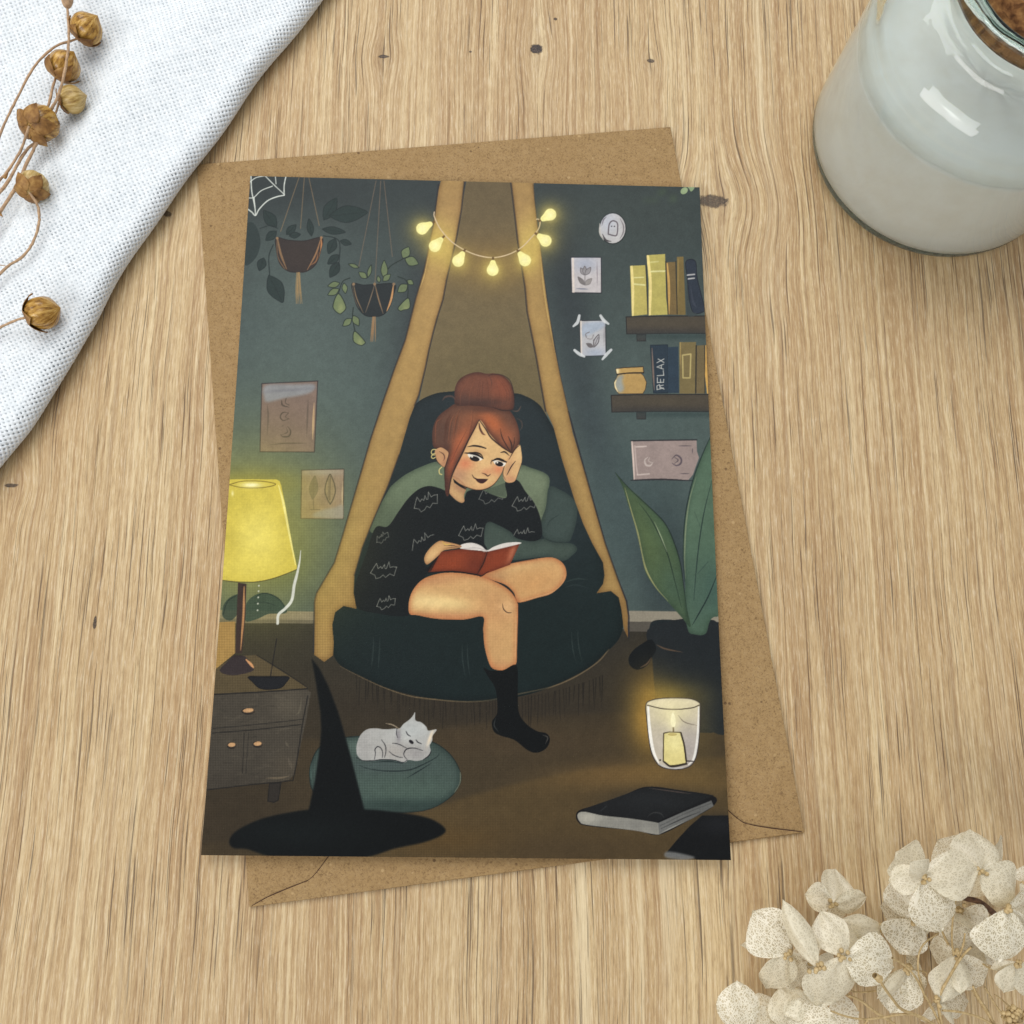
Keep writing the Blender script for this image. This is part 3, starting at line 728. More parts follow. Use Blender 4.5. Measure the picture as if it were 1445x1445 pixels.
for L in ([(200, 720), (300, 755), (500, 778), (700, 768), (830, 720), (980, 640), (1010, 600)], [(690, 845), (800, 780), (930, 700)], [(330, 690), (500, 680), (640, 700)]): line(L, (34, 46, 50), 1.6, .85, (.3, .3), clip=pf)

# --- witch hat
use('B1')
HT = (17, 21, 24)
poly([(578, 285), (600, 400), (625, 560), (630, 650), (622, 740), (600, 900), (568, 1058), (562, 1110), (860, 1110), (850, 1056), (810, 900), (762, 720), (715, 560), (665, 430), (620, 340)], HT, sm=False, soft=1)
ht = poly([(168, 1212), (205, 1160), (320, 1104), (450, 1072), (600, 1052), (850, 1052), (1050, 1072), (1180, 1098), (1256, 1145), (1245, 1180), (1150, 1218), (1000, 1250), (860, 1292), (600, 1320), (380, 1290), (260, 1252), (190, 1246)], HT, soft=1)
blob(480, 1170, 220, 60, (24, 31, 34), .6, clip=ht)

# --- wall on the right: frames, shelves, books
use('A3')
FR = (190, 190, 200)
o = oval(508, 442, 112, 130, FR, edge=(40, 48, 52), ew=1.4)
blob(470, 390, 60, 70, (180, 190, 220), .6, clip=o); line([(415, 420), (430, 370), (455, 345)], (110, 104, 120), 1.6, .8, (.3, .3)); line([(570, 360), (598, 420), (595, 480), (570, 530)], (120, 112, 124), 1.8, .8, (.3, .3)); line([(420, 490), (450, 540), (495, 552)], (60, 54, 62), 2.2, .9, (.3, .3)); line([(398, 400), (400, 480), (430, 540)], (222, 218, 222), 2.4, .8, (.3, .3))
line([(470, 490), (475, 420), (490, 388), (515, 378), (545, 395), (550, 440), (540, 500), (505, 500), (470, 490)], (96, 88, 100), 1.8, .9); oval(498, 424, 6, 5, (40, 38, 46)); oval(522, 425, 6, 5, (40, 38, 46))
q = poly([(152, 686), (410, 686), (413, 988), (160, 985)], (194, 190, 202), sm=False, edge=(44, 48, 58), ew=1.4)
blob(270, 740, 90, 50, (160, 172, 204), .7, clip=q); line([(170, 700), (176, 980)], (226, 214, 214), 3.0, .8, clip=q); line([(375, 720), (378, 920)], (140, 130, 146), 1.6, .7, (.3, .3)); line([(200, 950), (300, 955)], (110, 118, 146), 2.0, .7, (.3, .3))
for a in ((270, 835, 235, 775, 36), (272, 835, 270, 760, 34), (275, 835, 322, 770, 38)): leaf(*a, (150, 148, 160), edge=(110, 106, 116), ew=.9)
leaf(272, 922, 210, 848, 40, (120, 116, 122)); leaf(276, 920, 330, 865, 40, (150, 146, 152), edge=(128, 124, 130), ew=.8); line([(272, 835), (272, 920)], (120, 116, 124), 1.2, .8)
use('A4')
q = poly([(168, 138), (388, 134), (392, 432), (178, 440)], (184, 186, 200), sm=False, edge=(48, 54, 62), ew=1.4)
poly([(200, 165), (370, 150), (370, 195), (200, 270)], (160, 176, 206), .8, soft=2, clip=q); blob(300, 410, 70, 30, (160, 174, 206), .7, clip=q); line([(178, 145), (182, 430)], (222, 212, 212), 2.6, .8, clip=q); line([(378, 160), (374, 350)], (140, 134, 146), 1.3, .7, (.3, .3))
line([(225, 280), (220, 250), (250, 235)], (120, 114, 122), 1.4, .8); line([(235, 290), (270, 292), (285, 260)], (140, 134, 142), 1.4, .8); leaf(285, 362, 222, 330, 38, (112, 108, 116)); leaf(290, 360, 330, 255, 40, (170, 170, 184), edge=(96, 92, 100), ew=1.2); line([(285, 300), (290, 362)], (110, 106, 114), 1.2, .8); line([(295, 350), (322, 280)], (100, 96, 104), 1.0, .8)
for L in ([(165, 95), (150, 150), (115, 185)], [(345, 95), (372, 135), (412, 165)], [(125, 388), (165, 420), (208, 442)], [(435, 385), (400, 420), (362, 465)]): line(L, (208, 214, 228), 4.4, .92, (.8, .6))
SH = (78, 72, 66)
for y0, y1, x0 in ((98, 250, 562), (762, 912, 436)):
    s = poly([(x0, y0 + 8), (x0 + 300, y0 + 2), (1330, y0), (1330, y1 - 4), (x0 + 400, y1 - 6), (x0 + 6, y1)], SH, sm=False, edge=(42, 40, 44), ew=1.4)
    blob(900, y0 + 60, 300, 40, (88, 80, 68), .6, clip=s); blob(800, y1 - 15, 400, 24, (62, 60, 62), .7, clip=s)
    poly([(652, y1 + 6), (730, y1 + 6), (728, y1 + 60), (655, y1 + 60)], (66, 66, 68), sm=False, edge=(46, 48, 52), ew=1.1)
    blob(1000, y1 + 20, 300, 20, (52, 70, 74), .6)
use('A3')
YB = (190, 178, 100)
b1 = poly([(655, 758), (785, 752), (808, 1168), (672, 1182)], YB, sm=False); line([(668, 765), (680, 960), (676, 1175)], (240, 222, 150), 3.6, .9, clip=b1); line([(690, 858), (770, 855)], (222, 220, 160), 1.6, .85); line([(690, 912), (780, 920)], (222, 220, 160), 2.2, .85)
b2 = poly([(796, 668), (952, 658), (962, 1030), (980, 1170), (815, 1176), (812, 900)], (186, 176, 98), sm=False); line([(805, 680), (828, 900), (820, 1172)], (244, 224, 152), 4.0, .9, clip=b2); line([(830, 728), (895, 722)], (210, 206, 140), 2.0, .8); line([(832, 806), (948, 802)], (224, 222, 166), 2.2, .9)
b3 = poly([(962, 728), (1040, 724), (1056, 1172), (980, 1170)], (122, 102, 66), sm=False); line([(970, 740), (985, 920), (988, 1165)], (216, 172, 96), 3.4, .85, (.6, .2), clip=b3)
b4 = poly([(1052, 682), (1108, 680), (1128, 1172), (1056, 1172)], (126, 108, 66), sm=False); line([(1064, 700), (1062, 1000)], (160, 136, 80), 2.4, .7, (.6, .2), clip=b4)
poly([(1130, 722), (1208, 718), (1225, 860), (1275, 1060), (1290, 1130), (1240, 1160), (1190, 1150), (1160, 1050), (1140, 850)], (48, 58, 76), edge=(34, 40, 54), ew=1.2); poly([(1140, 920), (1165, 1120), (1225, 1165), (1140, 1172)], (62, 72, 78), .8); line([(1142, 836), (1202, 830)], (190, 190, 200), 2.0, .9); line([(1150, 868), (1200, 862)], (190, 190, 200), 2.0, .9); line([(1170, 930), (1190, 1060), (1220, 1110)], (74, 80, 100), 3.0, .5, (.2, .2))
for L in ([(790, 752), (806, 1165)], [(958, 720), (978, 1165)], [(1044, 720), (1056, 1165)]): line(L, (44, 42, 40), 1.3, .8)
use('A4')
poly([(768, 345), (915, 342), (918, 750), (796, 752)], (44, 60, 78), sm=False, edge=(32, 44, 58), ew=1.0); poly([(915, 362), (1004, 358), (1012, 750), (918, 750)], (48, 66, 86), sm=False); line([(782, 370), (792, 560), (802, 725)], (140, 118, 112), 2.6, .85, (.3, .3))
poly([(1016, 320), (1156, 318), (1150, 756), (1016, 756)], (126, 112, 76), sm=False); line([(1022, 325), (1022, 520)], (176, 152, 96), 1.8, .8, (1, .2)); line([(1042, 430), (1112, 420), (1106, 622), (1046, 622), (1042, 430)], (192, 176, 120), 2.0, .9, sm=False)
poly([(1158, 348), (1232, 344), (1230, 756), (1156, 756)], (116, 102, 74), sm=False); line([(1158, 350), (1154, 750)], (44, 44, 46), 1.8, .9); line([(1230, 350), (1232, 750)], (50, 46, 44), 1.4, .8); poly([(1236, 345), (1290, 330), (1290, 756), (1250, 756), (1232, 600)], (208, 164, 88), sm=False)
# R E L A X written up the spine
LT = (206, 208, 212)
for L in ([(826, 722), (880, 708)], [(826, 722), (824, 690), (846, 680), (852, 712)], [(852, 700), (886, 718), ], [(850, 690), (878, 684)],
          [(828, 662), (880, 660)], [(828, 662), (828, 620)], [(856, 660), (854, 634)], [(880, 660), (882, 634)],
          [(826, 604), (882, 600)], [(882, 600), (878, 560)],
          [(880, 548), (824, 530), (882, 506)], [(862, 540), (862, 516)],
          [(824, 494), (884, 462)], [(834, 462), (884, 492)]):
    line(L, LT, 1.05, .9, sm=False)
jr = poly([(492, 595), (560, 584), (690, 584), (712, 605), (736, 660), (726, 720), (705, 756), (500, 758), (466, 710), (462, 660)], (184, 150, 92), sm=False, edge=(70, 60, 50), ew=.9)
poly([(495, 610), (540, 600), (530, 650), (545, 715), (510, 748), (470, 700), (470, 655)], (150, 160, 168), .9, soft=2, clip=jr); line([(478, 640), (466, 680), (490, 740)], (244, 226, 180), 2.2, .9, (.4, .4), clip=jr)
ld = poly([(474, 546), (540, 536), (708, 528), (712, 578), (600, 580), (485, 592)], (188, 154, 94), sm=False, edge=(60, 52, 46), ew=1.2); blob(488, 565, 12, 22, (250, 236, 196), .9, clip=ld); line([(485, 592), (600, 580), (712, 580)], (40, 36, 36), 1.6, .9)
q = poly([(606, 1160), (1162, 1150), (1165, 1245), (1182, 1300), (1130, 1445), (1090, 1492), (628, 1488)], (156, 140, 142), sm=False)
line([(606, 1156), (850, 1152), (1162, 1148)], (44, 44, 52), 1.8, .9)
use('B3')
poly([(310, 497), (480, 490), (660, 500), (650, 505), (480, 500), (315, 503)], (44, 44, 52), .9)
line([(303, 270), (312, 380), (316, 490)], (226, 206, 204), 3.0, .8, clip=q); line([(322, 295), (330, 400), (338, 465)], (190, 174, 176), 2.0, .8); line([(330, 300), (390, 297)], (206, 192, 194), 2.0, .8); line([(338, 468), (408, 462)], (206, 192, 194), 2.0, .8)
for L in ([(585, 294), (660, 294)], [(668, 310), (668, 338)], [(596, 460), (648, 460)]): line(L, (86, 78, 90), 1.3, .85, (.4, .4))
line([(400, 362), (382, 380), (390, 408), (415, 412), (432, 392)], (196, 184, 186), 2.6, .85, (.3, .3)); line([(410, 365), (405, 385), (425, 395)], (190, 178, 180), 1.4, .7)
line([(545, 372), (570, 350), (598, 368), (598, 398), (572, 412), (545, 398)], (92, 82, 96), 2.6, .9, (.3, .3)); line([(560, 362), (582, 380), (560, 400)], (88, 78, 92), 1.6, .8, (.3, .3))
# ivy in the corner
use('A3')
for x, y, rx, ry, r, a in ((925, 135, 46, 24, -30, .35), (1020, 190, 26, 40, 30, .35), (800, 205, 36, 18, -10, .25), (865, 205, 26, 22, 0, .25)): oval(x, y, rx, ry, (84, 110, 70), r, alpha=a, soft=5)
oval(1113, 125, 34, 26, (150, 172, 136), -40); poly([(1140, 85), (1200, 85), (1195, 110), (1172, 132), (1155, 110)], (140, 164, 130))

# --- big leafed plant and pot
use('B3')
pt = poly([(412, 1445), (412, 1370), (440, 1342), (520, 1336), (620, 1345), (830, 1352), (900, 1352), (900, 1960), (470, 1960), (450, 1700)], (34, 42, 48))
use('B2')
pt2 = poly([(985, -60), (1370, -60), (1400, 480), (1250, 480), (1080, 430), (1010, 320), (990, 120)], (36, 42, 48))
blob(1250, 420, 90, 120, (44, 50, 54), .7, clip=pt2); blob(1060, 330, 60, 60, (84, 72, 46), .5, clip=pt2)
line([(1012, 38), (1060, 60), (1150, 78)], (104, 84, 70), 2.2, .85, (.2, .2))
poly([(985, 10), (1010, 60), (985, 110), (960, 150), (910, 172), (870, 150), (862, 110), (885, 70), (930, 35)], (22, 27, 32)); line([(985, 105), (960, 140), (925, 160)], (96, 78, 66), 2.2, .8, (.2, .3))
use('B3')
lf2 = poly([(640, 1400), (620, 1260), (625, 1110), (614, 960), (616, 800), (640, 640), (680, 470), (730, 340), (775, 240), (800, 180), (900, 300), (900, 1200), (780, 1330), (745, 1420), (680, 1425)], (84, 112, 96), sm=True)
blob(700, 1200, 70, 160, (72, 98, 90), .7, clip=lf2); blob(690, 650, 40, 160, (94, 122, 104), .6, 12, clip=lf2); blob(800, 1150, 50, 120, (66, 96, 92), .7, clip=lf2)
line([(775, 240), (730, 340), (680, 470), (645, 600), (620, 760), (612, 960), (622, 1110)], (34, 48, 52), 1.6, .9, (.6, .3))
line([(690, 480), (650, 620), (628, 780), (620, 960), (626, 1090)], (160, 172, 144), 2.2, .85, (.2, .2)); line([(785, 500), (740, 680), (710, 860), (690, 1040), (675, 1220)], (40, 58, 58), 1.6, .85, (.3, .3)); line([(815, 1070), (760, 1200), (700, 1310), (665, 1370)], (34, 50, 52), 1.8, .9, (.5, .3)); line([(760, 990), (700, 1060)], (54, 76, 74), 1.1, .6); line([(680, 690), (715, 780)], (62, 84, 76), 1.2, .5)
lf1 = poly([(205, 455), (260, 520), (350, 600), (440, 690), (510, 770), (555, 870), (590, 980), (612, 1120), (630, 1250), (655, 1380), (600, 1320), (520, 1230), (440, 1140), (385, 1050), (360, 930), (325, 780), (280, 640), (245, 530)], (76, 98, 72))
blob(400, 900, 60, 200, (88, 108, 72), .7, -25, clip=lf1); blob(560, 1150, 60, 120, (68, 94, 82), .7, -20, clip=lf1); blob(480, 760, 40, 120, (80, 108, 84), .6, -30, clip=lf1)
line([(205, 455), (300, 560), (440, 690), (510, 770), (560, 880), (595, 1000), (615, 1140), (640, 1330)], (34, 46, 46), 1.6, .9, (.5, .4))
line([(262, 545), (300, 680), (340, 820), (368, 960), (395, 1050), (450, 1145), (520, 1225)], (214, 202, 140), 2.4, .9, (.2, .2), clip=lf1); line([(350, 640), (410, 720), (470, 830), (520, 950), (560, 1100), (600, 1260)], (36, 52, 46), 1.5, .85, (.3, .3)); line([(440, 750), (480, 840), (515, 930)], (158, 176, 146), 1.6, .8, (.2, .2))

for m in (lf1, lf2): inner(m, (48, 70, 58), 6, .5)
# --- candle glass on the floor
use('B2')
blob(1000, 420, 90, 130, (206, 166, 66), .65); blob(1100, 310, 110, 50, (170, 146, 66), .5); blob(960, 420, 50, 120, (190, 140, 60), .4); blob(1240, 500, 60, 150, (110, 96, 60), .4)
gl = poly([(955, 360), (985, 336), (1040, 326), (1110, 324), (1190, 328), (1235, 346), (1243, 370), (1240, 480), (1232, 580), (1215, 650), (1185, 688), (1130, 704), (1080, 702), (1030, 688), (992, 640), (972, 560), (960, 450)], (196, 188, 178), edge=(60, 54, 54), ew=1.6)
blob(1100, 400, 100, 60, (240, 230, 180), .7, clip=gl); blob(1090, 352, 120, 22, (236, 226, 190), .8, clip=gl); blob(1180, 600, 60, 100, (168, 162, 172), .6, clip=gl)
line([(966, 372), (972, 480), (990, 600), (1020, 670)], (246, 246, 250), 4.4, .95, (.6, .4), clip=gl); line([(1236, 372), (1230, 520), (1210, 640), (1180, 680)], (236, 236, 242), 3.4, .9, (.5, .4), clip=gl); line([(1020, 676), (1080, 698), (1150, 696)], (200, 200, 210), 2, .7, clip=gl)
line([(962, 362), (1040, 380), (1120, 384), (1200, 376), (1238, 362)], (72, 62, 50), 1.5, .9); line([(1125, 415), (1160, 452), (1225, 470)], (110, 98, 92), 1.3, .8, (.3, .3))
cd = poly([(1048, 512), (1080, 505), (1140, 508), (1155, 560), (1168, 672), (1120, 682), (1080, 686), (1045, 662)], (226, 214, 146), sm=False, edge=(66, 56, 40), ew=1.6)
blob(1110, 560, 40, 40, (244, 236, 176), .7, clip=cd); line([(1140, 510), (1158, 580), (1168, 660)], (58, 50, 42), 2.4, .9); line([(1050, 665), (1090, 690), (1170, 675)], (50, 44, 42), 2.6, .9); line([(1170, 660), (1215, 662)], (60, 54, 56), 2.0, .8, (1, .3)); oval(1028, 655, 5, 5, (50, 46, 48)); oval(1095, 518, 24, 8, (190, 172, 104))
line([(1100, 480), (1100, 503)], (84, 64, 40), 2.2, .95); poly([(1098, 400), (1112, 440), (1108, 475), (1092, 475), (1086, 440)], (255, 252, 226)); blob(1098, 445, 22, 44, (255, 248, 200), .6)

# --- books on the floor
BK = (32, 34, 38)
poly([(600, 920), (700, 890), (840, 838), (960, 796), (1130, 815), (1312, 846), (1310, 900), (1180, 975), (1020, 1052), (900, 1030), (640, 1005), (590, 985), (578, 950)], (26, 27, 31))
pg = poly([(586, 945), (620, 930), (720, 950), (860, 965), (1010, 988), (1030, 1000), (1020, 1050), (880, 1028), (640, 1000), (598, 982)], (150, 150, 148))
blob(900, 1000, 160, 30, (124, 124, 126), .6, clip=pg); blob(640, 960, 40, 20, (182, 180, 176), .7, clip=pg)
poly([(1015, 990), (1150, 930), (1300, 870), (1312, 900), (1200, 965), (1022, 1050)], (112, 114, 118), sm=False); line([(1030, 1020), (1150, 965), (1240, 930)], (54, 56, 60), 1.6, .8, (.3, .3)); line([(1025, 1005), (1160, 940), (1300, 884)], (80, 82, 86), 1.2, .6); line([(1025, 1045), (1150, 985)], (170, 170, 170), 1.6, .6, (.3, .2))
poly([(610, 918), (960, 797), (1312, 842), (1012, 982), (860, 962), (700, 944)], BK, sm=False); blob(1000, 870, 160, 40, (42, 45, 50), .7)
line([(970, 805), (1100, 822), (1200, 836)], (92, 78, 74), 1.6, .7, (.2, .1)); line([(960, 955), (990, 935), (1030, 940), (1045, 958)], (70, 72, 76), 1.4, .7, (.3, .3)); line([(710, 925), (740, 900)], (60, 64, 70), 1.3, .6)
poly([(1060, 1145), (1110, 1085), (1180, 1010), (1250, 950), (1440, 950), (1440, 1260), (1200, 1176), (1060, 1165)], (25, 27, 31), sm=False); blob(1330, 1000, 70, 40, (36, 38, 44), .8); poly([(1058, 1142), (1130, 1150), (1210, 1172), (1150, 1185), (1056, 1172)], (120, 122, 128), .9, soft=1)

# --- faint screen of the printing, and paper tooth
s = np.sin((PX + PY) * (2 * np.pi / 4.6)) * np.sin((PX - PY) * (2 * np.pi / 4.6))
scr = np.clip((PY - 560) / 500, 0, 1) * (np.clip((900 - PX) / 400, 0.25, 1))
lum = IMG.mean(2)
IMG = lum[..., None] + .87 * (IMG - lum[..., None])
IMG *= (1 + 0.30 * (s * scr * np.clip((lum - 30) / 40, 0, 1) * np.clip((190 - lum) / 60, 0, 1)))[..., None]
IMG += rng.normal(0, 2.2, IMG.shape[:2])[..., None].astype(np.float32)
# canvas-like brush tooth of the painting
nz = blur(rng.normal(0, 1, (NY, NX)).astype(np.float32), 1) * 2.2 + blur(rng.normal(0, 1, (NY, NX)).astype(np.float32), 5) * 9
IMG *= (1 + .022 * nz)[..., None]
IMG *= np.array([1.0, .985, .93], np.float32)
IMG = 255 * (np.clip(IMG, 3, 255) / 255) ** 1.06
# ------------------------------------------------------------------ the printed card
KALB = 0.86


def card_materials():
    n = NT('printed_paper')
    c = n.node('ShaderNodeVertexColor', layer_name='print').outputs[0]
    tc = n.node('ShaderNodeTexCoord').outputs['Object']
    h = n.noise(tc, 2600, 3, .6)
    b = n.bump(h, .12, .0002)
    p = n.bsdf(Base_Color=c, Roughness=.40, Normal=b, IOR=1.45)
    p.inputs['Specular IOR Level'].default_value = .12
    mp = n.done(p.outputs[0])
    n = NT('white_paper_stock')
    p = n.bsdf(Base_Color=rgb(226, 218, 202), Roughness=.8)
    return mp, n.done(p.outputs[0])


MAT_PRINT, MAT_STOCK = card_materials()
BOW = np.linspace(-1, 1, NY)
BOW = .0016 * np.clip(BOW, 0, 1) ** 2 + .0005 * np.clip(-BOW, 0, 1) ** 2          # the card bows up a little at both ends
Wd = at(PX.ravel(), PY.ravel(), CZ)
Wd[:, 2] += np.repeat(BOW, NX)
ctr = at(660, 735, CZ)
cen2 = Wd[:, :2].mean(0)
me = mesh_np('printed_front', Wd, grid_quads(NY, NX)[:, ::-1])
ca = me.color_attributes.new('print', 'FLOAT_COLOR', 'POINT')
cols = np.ones((NX * NY, 4), np.float32); cols[:, :3] = lin(IMG.reshape(-1, 3)) * KALB
ca.data.foreach_set('color', cols.ravel())
card = empty('greeting_card', (float(cen2[0]), float(cen2[1]), CZ - .0006))
tag(card, 'printed greeting card of a red-haired woman reading in a hanging chair, on the kraft envelope', 'greeting card')
link('printed_front', me, MAT_PRINT, card)


def slab(name, corners, z0, z1, mat, parent, bev=0.0):
    bm = bmesh.new()
    lo = [bm.verts.new((c[0], c[1], z0)) for c in corners]
    hi = [bm.verts.new((c[0], c[1], z1)) for c in corners]
    k = len(corners)
    bm.faces.new(hi); bm.faces.new(lo[::-1])
    for i in range(k): bm.faces.new((lo[i], lo[(i + 1) % k], hi[(i + 1) % k], hi[i]))
    bmesh.ops.recalc_face_normals(bm, faces=bm.faces)
    if bev:
        bmesh.ops.bevel(bm, geom=[e for e in bm.edges], offset=bev, segments=2, affect='EDGES', profile=.6)
    return link(name, from_bm(name, bm), mat, parent, smooth=False)


ri_ = np.linspace(0, NY - 1, 41).astype(int)
G_ = Wd.reshape(NY, NX, 3)
sec = []
for r_ in ri_:
    a_, b_ = G_[r_, 0], G_[r_, -1]
    lo_, hi_ = np.array([0, 0, -.00062]), np.array([0, 0, -.00003])
    sec.append(np.stack([a_ + hi_, b_ + hi_, b_ + lo_, a_ + lo_]))
sec = np.array(sec)
Qb = np.vstack([grid_quads(len(ri_), 4, True), [[0, 1, 2, 3]], [[(len(ri_) - 1) * 4 + k for k in (3, 2, 1, 0)]]])
link('paper_backing', mesh_np('paper_backing', sec.reshape(-1, 3), Qb), MAT_STOCK, card, False)

# ------------------------------------------------------------------ kraft envelope
n = NT('kraft_paper')
tc = n.node('ShaderNodeTexCoord').outputs['Object']
f1 = n.noise(tc, 700, 5, .72); f2 = n.noise(tc, 2300, 3, .7, .8); f3 = n.noise(tc, 90, 3, .5)
base = n.ramp(f1, [(.28, rgb(116, 92, 60)), (.5, rgb(146, 119, 82)), (.74, rgb(170, 144, 105))])
base = n.mix(n.ramp(f2, [(.36, 0), (.66, 1)]), base, rgb(158, 129, 86), 'MIX')
base = n.mix(n.ramp(f2, [(.28, 1), (.46, 0)]), base, rgb(106, 80, 48))
base = n.mix(n.ramp(f3, [(.35, .22), (.65, 0)]), base, rgb(140, 110, 70))
wv = n.node('ShaderNodeTexVoronoi', {'Vector': tc, 'Scale': 520.0, 'Randomness': 1.0})
sp = n.math('MULTIPLY', n.ramp(wv.outputs['Distance'], [(.13, 1), (.2, 0)]), n.ramp(n.noise(tc, 190, 2), [(.60, 0), (.64, 1)]))
base = n.mix(n.math('MULTIPLY', sp, .7), base, rgb(78, 54, 36))
wv2 = n.node('ShaderNodeTexVoronoi', {'Vector': n.node('ShaderNodeVectorMath', {0: tc, 1: (3.1, 1.7, .2)}).outputs[0], 'Scale': 400.0})
sp2 = n.math('MULTIPLY', n.ramp(wv2.outputs['Distance'], [(.10, 1), (.18, 0)]), n.ramp(n.noise(tc, 210, 2), [(.54, 0), (.60, 1)]))
base = n.mix(n.math('MULTIPLY', sp2, .3), base, rgb(214, 184, 136))
# fibres
fb = n.node('ShaderNodeTexVoronoi', {'Vector': n.noise(tc, 260, 2, out='Color'), 'Scale': 16.0}, feature='DISTANCE_TO_EDGE')
base = n.mix(n.math('MULTIPLY', n.ramp(fb.outputs['Distance'], [(.0, 1), (.03, 0)]), .28), base, rgb(204, 174, 128))
hh = n.math('ADD', n.math('MULTIPLY', f2, .6), f1)
p = n.bsdf(Base_Color=base, Roughness=.82, Normal=n.bump(hh, .5, .00024))
p.inputs['Specular IOR Level'].default_value = .3
MAT_KRAFT = n.done(p.outputs[0])

EC = [at(*q, .0005) for q in ((278, 233), (946, 180), (1135, 1175), (352, 1280))]
env = empty('kraft_envelope', tuple(float(v) for v in np.array([sum(c[0] for c in EC) / 4, sum(c[1] for c in EC) / 4, 0.0])))
tag(env, 'brown kraft paper envelope lying on the table under the greeting card', 'envelope')


def sheet(name, outline, z0, th, mat, parent, bev, zf=None):
    """a thin paper sheet with softened edges"""
    o = slab(name, outline, z0, z0 + th, mat, parent, bev)
    return o


sheet('envelope_body', EC[::-1], .00012, .00072, MAT_KRAFT, env, .00022)
# closing flap: folded up along the lower edge, its slanted sides taper in under the card
zf = .00088
FL = [at(*q, zf) for q in ((354, 1279.3), (378, 1266), (405, 1254.5), (434, 1243), (441, 1238), (449, 1229), (466, 1206), (520, 1130), (960, 1090), (1026, 1143), (1037, 1153), (1049, 1161.5), (1065, 1165.5), (1090, 1169.5), (1132.5, 1174.3))]
sheet('envelope_flap', FL, .00090, .00022, MAT_KRAFT, env, .00007)
# added dark strips that paint the seam's shade along the flap's slanted sides
n = NT('kraft_seam_shade'); p = n.bsdf(Base_Color=rgb(66, 40, 26), Roughness=.9); MAT_SEAM_SHADE = n.done(p.outputs[0])
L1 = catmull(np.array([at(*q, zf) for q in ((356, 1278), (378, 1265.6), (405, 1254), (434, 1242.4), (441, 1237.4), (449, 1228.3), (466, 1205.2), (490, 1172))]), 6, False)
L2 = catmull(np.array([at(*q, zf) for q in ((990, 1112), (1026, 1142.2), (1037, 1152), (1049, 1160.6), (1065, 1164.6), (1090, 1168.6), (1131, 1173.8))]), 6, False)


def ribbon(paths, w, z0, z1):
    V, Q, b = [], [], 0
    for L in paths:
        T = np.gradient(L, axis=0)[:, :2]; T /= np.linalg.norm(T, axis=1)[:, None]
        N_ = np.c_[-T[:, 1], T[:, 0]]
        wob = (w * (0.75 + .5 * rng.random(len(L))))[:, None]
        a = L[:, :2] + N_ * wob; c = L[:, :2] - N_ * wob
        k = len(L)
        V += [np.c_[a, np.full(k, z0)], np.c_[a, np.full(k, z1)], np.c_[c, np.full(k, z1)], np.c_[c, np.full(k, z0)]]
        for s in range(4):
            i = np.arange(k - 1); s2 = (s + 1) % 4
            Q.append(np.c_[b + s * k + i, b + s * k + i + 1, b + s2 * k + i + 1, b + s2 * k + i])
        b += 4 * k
    return mesh_np('flap_seam_shade', np.vstack(V), np.vstack(Q))


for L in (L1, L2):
    link('flap_seam_shade', ribbon([L], .00009, .00080, .00106), MAT_SEAM_SHADE, env, False)

# ------------------------------------------------------------------ wooden tabletop
n = NT('light_oak')
tc = n.node('ShaderNodeTexCoord').outputs['Object']
sx = n.node('ShaderNodeSeparateXYZ', {0: tc})
X, Y = sx.outputs[0], sx.outputs[1]
wl = n.noise(n.vec(n.math('MULTIPLY', X, 14), n.math('MULTIPLY', Y, 9)), 1, 2, .5)
X1 = n.math('ADD', X, n.math('MULTIPLY', n.math('SUBTRACT', wl, .5), .0032))
wl2 = n.noise(n.vec(n.math('MULTIPLY', X, 60), n.math('MULTIPLY', Y, 34)), 1, 2, .5)
X1 = n.math('ADD', X1, n.math('MULTIPLY', n.math('SUBTRACT', wl2, .5), .0011))
KN = [(757, 69, 10.5, 10, 1.0, .006), (1006, 284, 26, 12, .85, .009), (541, 80, 9, 3.5, .9, .003), (918, 86, 7, 4, .85, .003), (664, 73, 2.6, 2, .8, .001), (784, 27, 3.2, 3, .9, .001),
      (15, 685, 11, 3.2, .85, .003), (134, 879, 2.6, 9, .9, .0012), (236, 302, 8, 5, .8, .003)]
kmask = None; halo = None
wob = n.noise(tc, 900, 3, .6)
for kx, ky, rx, ry, a, push in KN:
    w = at(kx, ky, 0.0); mx = 0.000152 * rx; my = 0.000152 * ry
    dx = n.math('SUBTRACT', X, float(w[0])); dy = n.math('SUBTRACT', Y, float(w[1]))
    if push > .002:
        g = n.math('ADD', n.math('POWER', n.math('DIVIDE', dx, mx * 3.2), 2.0), n.math('POWER', n.math('DIVIDE', dy, my * 4 + .004), 2.0))
        g = n.math('EXPONENT', n.math('MULTIPLY', g, -1.0))
        X1 = n.math('SUBTRACT', X1, n.math('MULTIPLY', n.math('MULTIPLY', g, .55), dx))
        # dark grain trailing above and below
        hl = n.math('ADD', n.math('POWER', n.math('DIVIDE', dx, mx * 1.2), 2.0), n.math('POWER', n.math('DIVIDE', dy, my * 3 + .003), 2.0))
        hl = n.math('MULTIPLY', n.math('EXPONENT', n.math('MULTIPLY', hl, -1.0)), .5)
        halo = hl if halo is None else n.math('MAXIMUM', halo, hl)
    d = n.math('SQRT', n.math('ADD', n.math('POWER', n.math('DIVIDE', dx, mx), 2.0), n.math('POWER', n.math('DIVIDE', dy, my), 2.0)))
    d = n.math('ADD', d, n.math('MULTIPLY', n.math('SUBTRACT', wob, .5), 1.1))
    k = n.math('MULTIPLY', n.ramp(d, [(.75, 1), (1.0, 0)]), a)
    kmask = k if kmask is None else n.math('MAXIMUM', kmask, k)


def gv(sxx, syy, off=0.0):
    return n.vec(n.math('MULTIPLY', X1, sxx), n.math('MULTIPLY', Y, syy), off)


